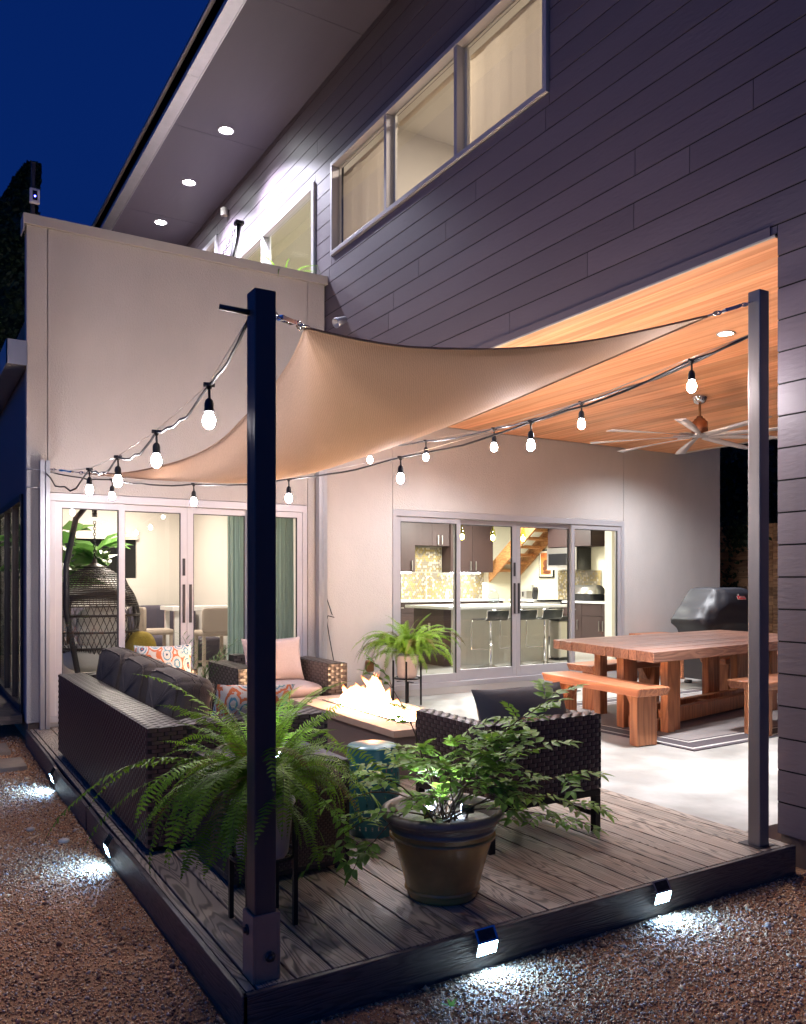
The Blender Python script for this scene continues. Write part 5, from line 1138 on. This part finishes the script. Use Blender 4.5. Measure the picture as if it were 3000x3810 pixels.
# island
IS = thing('kitchen_island', 'kitchen island with white counter and pale panel behind the bar stools', 'island', (8.3, 11.0, FZ))
MB().box(7.3, 9.3, 10.62, 11.5, FZ, .955).build('panel', 'island', IS); MB().box(7.16, 7.298, 10.62, 11.5, FZ, .955).build('end_panel', 'cabinet', IS)
MB().box(7.155, 7.159, 11.0, 11.06, .6, .72).build('outlet', 'steel', IS)
MB().box(7.02, 9.50, 10.28, 11.55, .957, 1.0).build('counter', 'quartz', IS, .004)
def stool(x, y, label):
    t = thing('bar_stool', label, 'bar stool', (x, y, FZ), R(0), 'chrome bar stools at the island')
    MB().lathe([(.0, .0), (.21, .0), (.20, .012), (.08, .035), (.035, .06), (.03, .06)], 28).build('base', 'chrome', t, local=True)
    MB().lathe([(.03, .05), (.03, .42), (.018, .425), (.018, .72)], 14).build('column', 'chrome', t, local=True)
    pr = [(.20, .735), (.0, .725), (-.14, .73), (-.18, .76), (-.20, .88)]; vs = []
    for yy, zz in pr: vs += [(-.20, yy, zz), (.20, yy, zz), (-.20, yy, zz+.018), (.20, yy, zz+.018)]
    mb = MB(); mb.add(vs, [(4*i+a, 4*i+b, 4*i+4+b, 4*i+4+a) for i in range(4) for a, b in ((0, 1), (1, 3), (3, 2), (2, 0))]+[(0, 2, 3, 1), (16, 17, 19, 18)], 0, True); mb.build('seat', 'stair_stool', t, local=True)
    e_ = MB()
    for sx in (-.205, .205): e_.tube([(sx, yy, zz+.009) for yy, zz in pr], .008, 6)
    e_.tube([(-.205, -.20, .888), (.205, -.20, .888)], .008, 6); e_.build('seat_trim', 'chrome', t, local=True)
    MB().tube([(-.19, .19, .73), (-.24, .16, .70), (-.25, .16, .30), (-.24, .15, .285), (-.0, .05, .285)], .007, 6).build('footrest', 'chrome', t, local=True)
stool(7.66, 10.08, 'leftmost black and chrome bar stool at the kitchen island'); stool(8.19, 10.05, 'middle black and chrome bar stool at the kitchen island'); stool(8.70, 10.03, 'rightmost black and chrome bar stool at the kitchen island')
for x, lb in ((7.92, 'leftmost glowing bottle pendant above the kitchen island'), (8.56, 'middle glowing bottle pendant above the kitchen island'), (9.22, 'rightmost glowing bottle pendant above the kitchen island')):
    t = thing('pendant_light', lb, 'pendant', (x, 11.2, 2.15), 0, 'bottle pendant lights')
    MB().lathe([(.045, -.08), (.047, .04), (.04, .09), (.016, .14), (.015, .21), (.0, .215)], 14).build('bottle', 'bottle', t, local=True); MB().ball((0, 0, -.02), .036, .036, .05).build('bulb', 'e_pend', t, local=True); MB().tube([(0, 0, .21), (0, 0, .74)], .003, 5).build('cord', 'rubber', t, local=True)
# faucet, jar, bottles
fa = MB().tube([(0, 0, 0), (0, 0, .30)], .014, 8)
pts = [(0, 0, .30)]+[(.085-.085*math.cos(a), 0, .42+.085*math.sin(a)) for a in np.linspace(0, math.pi, 9)]+[(.17, 0, .30)]; fa.tube(pts, .011, 8).tube([(.17, 0, .32), (.172, 0, .20)], .017, 8).tube([(0, 0, .25), (.17, 0, .25)], .006, 6).tube([(0, 0, .08), (.09, 0, .085)], .009, 6)
fa = fa.build('faucet', 'steel'); fa.location = (9.50, 14.75, .99); tag(fa, 'tall chrome spring faucet at the kitchen sink', 'faucet')
j = thing('drink_dispenser', 'clear glass drink dispenser jar on the island counter', 'jar', (8.62, 11.25, 1.001)); MB().lathe([(0, .0), (.085, 0), (.09, .02), (.09, .15), (.06, .19), (.06, .21), (0, .21)], 18).build('jar', 'jar', j, local=True); MB().lathe([(.058, .21), (.062, .225), (0, .23)], 18).build('lid', 'steel', j, local=True); MB().lathe([(0, .01), (.08, .01), (.082, .09), (0, .09)], 16).build('water', 'jar', j, local=True)
for (x, y, z, r_, h_, n_, lb, m_) in ((8.50, 14.7, .99, .07, .28, 'jug', 'white jug on the left of the sink counter', 'quartz'), (10.0, 14.7, .99, .035, .22, 'soap_bottle', 'white soap bottle right of the faucet', 'quartz'), (10.95, 14.6, .99, .06, .36, 'paper_towel', 'white paper towel roll on the counter behind the glass jar', 'quartz')):
    o = MB().lathe([(0, 0), (r_, 0), (r_, h_*.7), (r_*.5 if n_ != 'paper_towel' else r_, h_*.85), (r_*.3 if n_ != 'paper_towel' else r_, h_), (0, h_)], 16).build(n_, m_); o.location = (x, y, z+.0005); tag(o, lb, n_.replace('_', ' '))
# east wall: range, cabinets, microwave, poster, stairs
ec = cab('base_cabinet', 'dark base cabinets with steel handles right of the range', [(11.47, 12.09, 11.0, 12.64, FZ, .95)], [(11.45, 11.469, y0+.004, y1-.004, z0, z1) for y0, y1 in ((11.0, 11.55), (11.55, 12.1), (12.1, 12.64)) for z0, z1 in ((FZ+.08, .70), (.71, .94))], [(11.42, 11.435, y, y+.012, .42, .62) for y in (11.50, 11.60, 12.2)]+[(11.42, 11.435, y, y+.2, .82, .834) for y in (11.15, 12.25)], (11.8, 11.8, FZ))
MB().box(11.42, 12.09, 10.98, 12.645, .952, .99).build('counter', 'quartz', ec, .003)
e2 = cab('base_cabinet', 'dark base cabinet left of the range under the toaster', [(11.47, 12.09, 13.52, 14.37, FZ, .95)], [(11.45, 11.469, 13.53, 14.36, FZ+.08, .94)], [], (11.8, 13.9, FZ)); MB().box(11.42, 12.09, 13.515, 14.37, .952, .99).build('counter', 'quartz', e2)
cab('wall_cabinet', 'dark upper cabinet above the microwave', [(11.72, 12.09, 12.1, 13.4, 2.09, 2.88)], [(11.70, 11.719, 12.11, 12.75, 2.1, 2.87), (11.70, 11.719, 12.76, 13.39, 2.1, 2.87)], [], (11.9, 12.9, 2.09))
RG = thing('range', 'stainless gas range with black cooktop between the dark cabinets', 'range', (11.75, 13.08, FZ)); MB().box(11.42, 12.08, 12.655, 13.505, FZ, .93).build('body', 'ovenblack', RG); MB().box(11.39, 11.419, 12.66, 13.50, .85, .95).build('control_panel', 'steel', RG); MB().box(11.40, 11.418, 12.68, 13.48, .25, .78).build('oven_door', 'steel', RG)
mb = MB()
for y in (12.75, 12.85, 13.3, 13.4): mb.tube([(11.385, y, .90), (11.36, y, .90)], .02, 10)
mb.build('knob', 'ovenblack', RG); MB().box(11.43, 12.07, 12.66, 13.5, .931, .945).build('cooktop', 'ovenblack', RG)
gr = MB()
for y in np.linspace(12.7, 13.46, 7): gr.box(11.46, 12.0, y, y+.012, .975, .99)
for x in (11.46, 11.73, 11.99): gr.box(x, x+.012, 12.7, 13.47, .96, .975)
gr.build('grate', 'blackmetal', RG)
MW = thing('microwave', 'stainless over-the-range microwave with dark window', 'microwave', (11.9, 12.95, 1.62)); MB().box(11.70, 12.09, 12.50, 13.40, 1.62, 2.08).build('body', 'ovenblack', MW); MB().box(11.68, 11.699, 12.50, 13.40, 1.62, 2.08).build('door', 'steel', MW, .004); MB().box(11.672, 11.679, 12.78, 13.34, 1.72, 1.96).build('window', 'ovenblack', MW); MB().tube([(11.65, 12.68, 1.70), (11.64, 12.66, 1.85), (11.65, 12.68, 2.0)], .012, 8).build('handle', 'chrome', MW)
hexsplash((12.085, 13.5, .99), (0, -1, 0), (0, 0, 1), 1.3, .62, seed=3, label='hexagon mosaic backsplash beside the range')
TO = thing('toaster_oven', 'rounded stainless bread-box style oven on the counter by the window', 'appliance', (11.8, 12.3, .99)); MB().box(11.62, 12.0, 12.02, 12.62, .992, 1.13).build('body', 'ovenblack', TO, .01)
mb = MB(); vs = [(11.81-.19*math.cos(a), yy, 1.132+.18*math.sin(a)) for yy in (12.0, 12.64) for a in np.linspace(0, math.pi, 11)]; mb.add(vs, [(i, i+1, i+12, i+11) for i in range(10)]+[tuple(range(11))[::-1], tuple(range(11, 22))], 0, True).build('lid', 'steel', TO)
TS = thing('toaster', 'four-slot stainless toaster on the counter below the stairs', 'toaster', (11.62, 14.05, .991)); MB().box(11.52, 11.78, 13.88, 14.25, .992, 1.18).build('body', 'steel', TS, .02); mb = MB()
for y in (13.98, 14.15): mb.box(11.50, 11.519, y, y+.02, 1.05, 1.15)
mb.build('lever', 'ovenblack', TS)
KB = thing('knife_block', 'black knife block bristling with steel-handled knives', 'knife block', (11.6, 13.72, .991)); o = MB().box(-.07, .07, -.05, .05, 0, .22).build('block', 'rubber', KB, local=True); o.rotation_euler = (0, R(-28), R(60)); o.location = (0, -.02, .04)
for i in range(6):
    o = MB().tube([(0, 0, 0), (0, 0, .13)], .011, 6).build('knife', 'steel', KB, local=True); o.rotation_euler = (0, R(-28), R(60)); o.location = (-.07+.014*(i % 3), .03*(i//3)-.04+.02*(i % 3), .22)
PO2 = thing('poster', 'framed orange vintage poster on the wall under the stairs', 'poster', (12.09, 13.85, 1.46)); yA, yB = 13.62, 14.10
MB().box(12.06, 12.098, yA, yB, 1.46, 2.08).build('frame', 'ovenblack', PO2); MB().box(12.056, 12.059, yA+.03, yB-.03, 1.49, 2.05).build('mat_board', 'paper', PO2); MB().box(12.052, 12.055, yA+.07, yB-.07, 1.53, 2.01).build('print', 'poster', PO2)
mb = MB(); 
for (y, z, a, b_) in ((13.86, 1.78, .09, .08), (13.80, 1.70, .07, .06), (13.90, 1.66, .06, .05), (13.82, 1.58, .13, .04)): mb.add([(12.050, y+a*math.cos(k*.524), z+b_*math.sin(k*.524)) for k in range(12)], [tuple(range(12))])
mb.build('print_shape', 'posterbrown', PO2)
def text(s_, size, m, name, parent, loc, rot):
    c = bpy.data.curves.new(name, 'FONT'); c.body = s_; c.size = size; c.extrude = .001; tmp = bpy.data.objects.new(name, c); COL.objects.link(tmp)
    dg = bpy.context.evaluated_depsgraph_get(); me = bpy.data.meshes.new_from_object(tmp.evaluated_get(dg)); bpy.data.objects.remove(tmp); me.materials.clear(); me.materials.append(M[m])
    o = bpy.data.objects.new(name, me); COL.objects.link(o); o.parent = parent; o.location = Vector(loc)-Vector(parent.location); o.rotation_euler = rot; return o
text('HETS', .115, 'posterred', 'lettering', PO2, (12.049, 14.02, 1.91), (R(90), 0, R(-90)))
# stairs along the east wall
ST = thing('stairs', 'open bamboo staircase rising along the kitchen wall', 'stairs', (11.7, 14.3, FZ))
def sz(y): return 1.35+(15-y)*.70
for x in (11.33, 12.03):
    MB().add([(x, 14.98, sz(14.98)), (x, 13.0, sz(13.0)), (x, 13.0, sz(13.0)+.36), (x, 14.98, sz(14.98)+.36), (x+.05, 14.98, sz(14.98)), (x+.05, 13.0, sz(13.0)), (x+.05, 13.0, sz(13.0)+.36), (x+.05, 14.98, sz(14.98)+.36)], [(0, 1, 2, 3), (4, 7, 6, 5), (0, 4, 5, 1), (1, 5, 6, 2), (2, 6, 7, 3), (3, 7, 4, 0)]).build('stringer', 'bamboo', ST)
for i in range(9):
    y = 14.85-i*.245; z = sz(y)+.17
    if z < 2.86: MB().box(11.385, 12.028, y-.14, y+.14, z-.03, z+.03).build('tread', 'bamboo', ST, .003); MB().box(11.384, 11.40, y-.1, y+.1, z-.06, z-.033).build('bracket', 'blackmetal', ST)
TC = thing('trash_can', 'slim stainless trash can at the right end of the island', 'trash can', (9.46, 10.55, FZ)); MB().box(9.36, 9.58, 10.42, 10.68, FZ+.03, .72).build('body', 'steel', TC, .03); MB().box(9.35, 9.59, 10.41, 10.69, .722, .80).build('lid', 'rubber', TC, .02); MB().box(9.35, 9.59, 10.40, 10.69, FZ, FZ+.03).build('base', 'rubber', TC, .005)
# ================================================================ LIVING ROOM INTERIOR
hp(MB().box(1.0, 4.45, 8.62, 14.5, FZ-.05, FZ), 'living_floor', 'floorin')
hp(MB().box(1.08, 1.9, 14.5, 14.6, FZ, 2.9).box(1.9, 3.40, 14.5, 14.6, FZ, 1.44).box(1.9, 3.40, 14.5, 14.6, 2.16, 2.9).box(3.40, 4.45, 14.5, 14.6, FZ, 2.9).box(4.36, 4.45, 8.62, 14.5, FZ, 2.9).box(1.0, 1.08, 11.62, 14.5, FZ, 2.9), 'living_wall', 'white')
hp(MB().box(1.0, 4.45, 8.62, 14.5, 2.9, 2.98), 'living_ceiling', 'white')
hp(MB().box(1.9, 3.4, 14.56, 14.57, 1.44, 2.16), 'living_window_pane', 'ovenblack'); hp(MB().box(1.88, 3.42, 14.44, 14.5, 2.10, 2.26), 'living_window_blind', 'white')
area('living_light', (2.6, 10.6, 2.87), LIV_W, .5, (1, .87, .76), parent=H); area('living_light', (2.8, 13.2, 2.87), LIV_W, .5, (1, .86, .75), parent=H)
# curtain
cu = thing('curtain', 'pale teal curtain hanging inside the right half of the left sliding door', 'curtain', (3.4, 8.85, 2.2))
for a, b in ((3.06, 3.47), (3.475, 3.84)):
    mb = MB(); n_ = 90; vs = []
    for i in range(n_+1):
        x = a+(b-a)*i/n_; y = 8.83+.028*math.sin(i*.62)+.012*math.sin(i*1.7+2); vs += [(x, y, FZ+.02), (x+.004, y, 1.2), (x, 8.83+(y-8.83)*.6, 2.3)]
    mb.add(vs, [(3*i+k, 3*i+3+k, 3*i+4+k, 3*i+1+k) for i in range(n_) for k in range(2)], 0, True).build('curtain_panel', 'curtain', cu)
# egg chair
EG = thing('egg_chair', 'dark wicker hanging egg chair with cream cushion behind the left glass door', 'hanging chair', (1.80, 9.62, FZ))
def eggp(th, z):   # canopy / basket section
    f = (z-.42)/1.15; r_ = .47*math.sin(math.pi*min(1, max(0, f)))**.55+.01; return Vector((r_*math.cos(th), r_*math.sin(th)*.95, z-FZ))
mb = MB()
for j in range(20):
    z = 1.12+.45*j/19
    mb.tube([eggp(t_, z) for t_ in np.linspace(0, 6.283, 33)], .008, 4, cap=False)
for k in range(44): mb.tube([eggp(k*6.283/44, z) for z in np.linspace(1.12, 1.57, 8)], .0045, 3)
mb.build('canopy', 'eggwick', EG, local=True)
mb = MB(); a0, a1 = R(150), R(345)
for k in range(26):
    for s_ in (-1, 1): mb.tube([eggp(a0+(a1-a0)*k/25+s_*(z-.45)*.9, z) for z in np.linspace(.46, 1.14, 12)], .0045, 3)
mb.build('lattice', 'eggwick', EG, local=True); mb = MB()
for z in (.50, .66, .84, 1.02): mb.tube([eggp(t_, z) for t_ in np.linspace(a0-.3, a1+.3, 24)], .014, 5)
for t_ in (a0-.3, a1+.3): mb.tube([eggp(t_, z) for z in np.linspace(.44, 1.3, 12)], .016, 6)
mb.build('rib', 'eggwick', EG, local=True)
MB().superbox((.0, .0, .50), (.66, .62, .34), 3).superbox((.05, -.16, .82), (.55, .18, .5), 3).build('cushion', 'creamcush', EG, local=True)
cxy = Vector((0, 0, 0)); mb = MB()
mb.tube([(-.05, -.05, 0.04), (-.22, -.25, .35), (-.36, -.42, 1.0), (-.36, -.40, 1.5), (-.24, -.25, 2.0), (0, 0, 2.28), (.05, .05, 2.27)], .03, 10); mb.build('stand', 'darkalu', EG, local=True)
mb = MB(); mb.tube([(.30, .10, 1.45), (.45, .20, 1.15), (.52, .25, .8), (.52, .25, .6)], .02, 8); mb.build('side_rail', 'darkalu', EG, local=True)
mb = MB(); 
for i in range(13): link(mb, (0, 0, 1.60+i*.032), (0, 0, 1), .013, .0045, (1, 0, 0) if i % 2 else (0, 1, 0))
for i in range(7): mb.lathe([(.026, 0), (.032, .006), (.026, .012), (.022, .006), (.026, 0)], 12, (0, 0, 2.05+i*.016))
mb.tube([(0, 0, 2.16), (0, 0, 2.28)], .006, 5); mb.build('chain', 'blackmetal', EG, local=True); MB().lathe([(.10, 1.50), (.03, 1.54), (.02, 1.58), (.0, 1.6)], 12).build('cap', 'eggwick', EG, local=True)
# fig
FG = thing('fiddle_leaf_fig', 'large fiddle leaf fig behind the hanging egg chair', 'plant', (1.72, 10.9, FZ)); MB().lathe([(0, 0), (.18, 0), (.22, .35), (.2, .35), (0, .33)], 18).build('pot', 'whitepot', FG, local=True)
MB().tube([(0, 0, .3), (.02, 0, 1.1), (-.05, 0, 1.6), (-.1, 0, 1.95)], [.025, .02, .015, .01], 8).tube([(.02, 0, 1.1), (.25, 0, 1.5), (.35, 0, 1.75)], .012, 6).tube([(0, 0, .9), (-.25, -.1, 1.3)], .012, 6).build('trunk', 'stem', FG, local=True); rf2 = random.Random(12)
for i in range(84):
    base = Vector(rf2.choice([(-.05, 0, 1.6), (-.1, 0, 1.9), (.02, 0, 1.3), (.3, 0, 1.6), (.35, 0, 1.72), (-.25, -.1, 1.3), (.1, 0, 1.45), (-.2, -.1, 1.1), (-.28, -.1, 1.65), (-.35, .1, 1.0), (-.4, 0, 1.45), (.45, 0, 1.5), (-.45, .1, 1.8)]))+Vector((rf2.uniform(-.1, .1), rf2.uniform(-.1, .1), rf2.uniform(-.12, .08)))
    az = rf2.uniform(0, 6.28); mb = MB(); d = Vector((math.cos(az), math.sin(az), rf2.uniform(-.2, 1.0))).normalized(); nn = Vector((rf2.uniform(-.5, .5), rf2.uniform(-.9, -.2), 1)); leafshape(mb, (0, 0, 0), d, nn, rf2.uniform(.34, .50), rf2.uniform(.19, .27), 0, .12, .3)
    o = mb.build('leaf', 'figleaf', FG, local=True); o.location = base
SI = thing('indoor_sofa', 'dusky purple sectional sofa against the back wall of the living room', 'sofa', (3.4, 13.8, FZ))
for a, b in ((2.0, 3.15), (3.17, 4.30)): MB().superbox(((a+b)/2, 14.15, .72), (b-a, .36, .52), 6, 32, 16).build('back_cushion', 'sofain', SI)
MB().superbox((3.15, 13.75, .38), (2.3, .95, .26), 8, 32, 12).build('seat', 'sofain', SI); MB().box(2.0, 4.3, 13.3, 14.3, FZ+.02, .28).build('base', 'sofain', SI, .03)
o = MB().superbox((3.95, 12.9, .30), (.7, .7, .42), 8, 28, 12).build('ottoman', 'sofain'); tag(o, 'purple ottoman in front of the indoor sofa', 'ottoman')
pillow((2.75, 13.75, .66), (.4, .4), (70, 0, 10), 'red', 'small red pillow on the indoor sofa')
o = MB().superbox((2.24, 9.42, .52), (.36, .40, .62), 3, 32, 20).build('throw_blanket', 'mustard'); tag(o, 'fuzzy mustard throw draped over a chair back inside the left door', 'throw')
BT = thing('bar_table', 'white high table inside the left sliding door', 'table', (3.9, 11.9, FZ)); MB().box(3.2, 4.3, 11.55, 12.2, .97, 1.03).build('table_top', 'quartz', BT, .004)
for x in (3.28, 4.22):
    for y in (11.63, 12.12): MB().box(x-.03, x+.03, y-.03, y+.03, FZ, .968).build('leg', 'quartz', BT)
def bchair(x, y, rz, lb):
    t = thing('bar_chair', lb, 'bar chair', (x, y, FZ), R(rz), 'beige high chairs at the white table')
    MB().superbox((0, 0, .62), (.44, .42, .08), 8, 28, 8).build('seat', 'chairin', t, local=True); MB().superbox((0, -.20, .80), (.43, .05, .34), 8, 28, 10).build('backrest', 'chairin', t, local=True)
    for a in (-.18, .18):
        for b in (-.17, .17): MB().box(a-.02, a+.02, b-.02, b+.02, 0.001, .60).build('leg', 'chairin', t, local=True)
    MB().box(-.18, .18, .16, .18, .2, .23).box(-.18, .18, -.18, -.16, .2, .23).build('stretcher', 'chairin', t, local=True)
bchair(3.62, 11.05, 0, 'beige high chair with its back to us at the white table'); bchair(3.02, 11.75, -90, 'beige high chair at the left end of the white table')
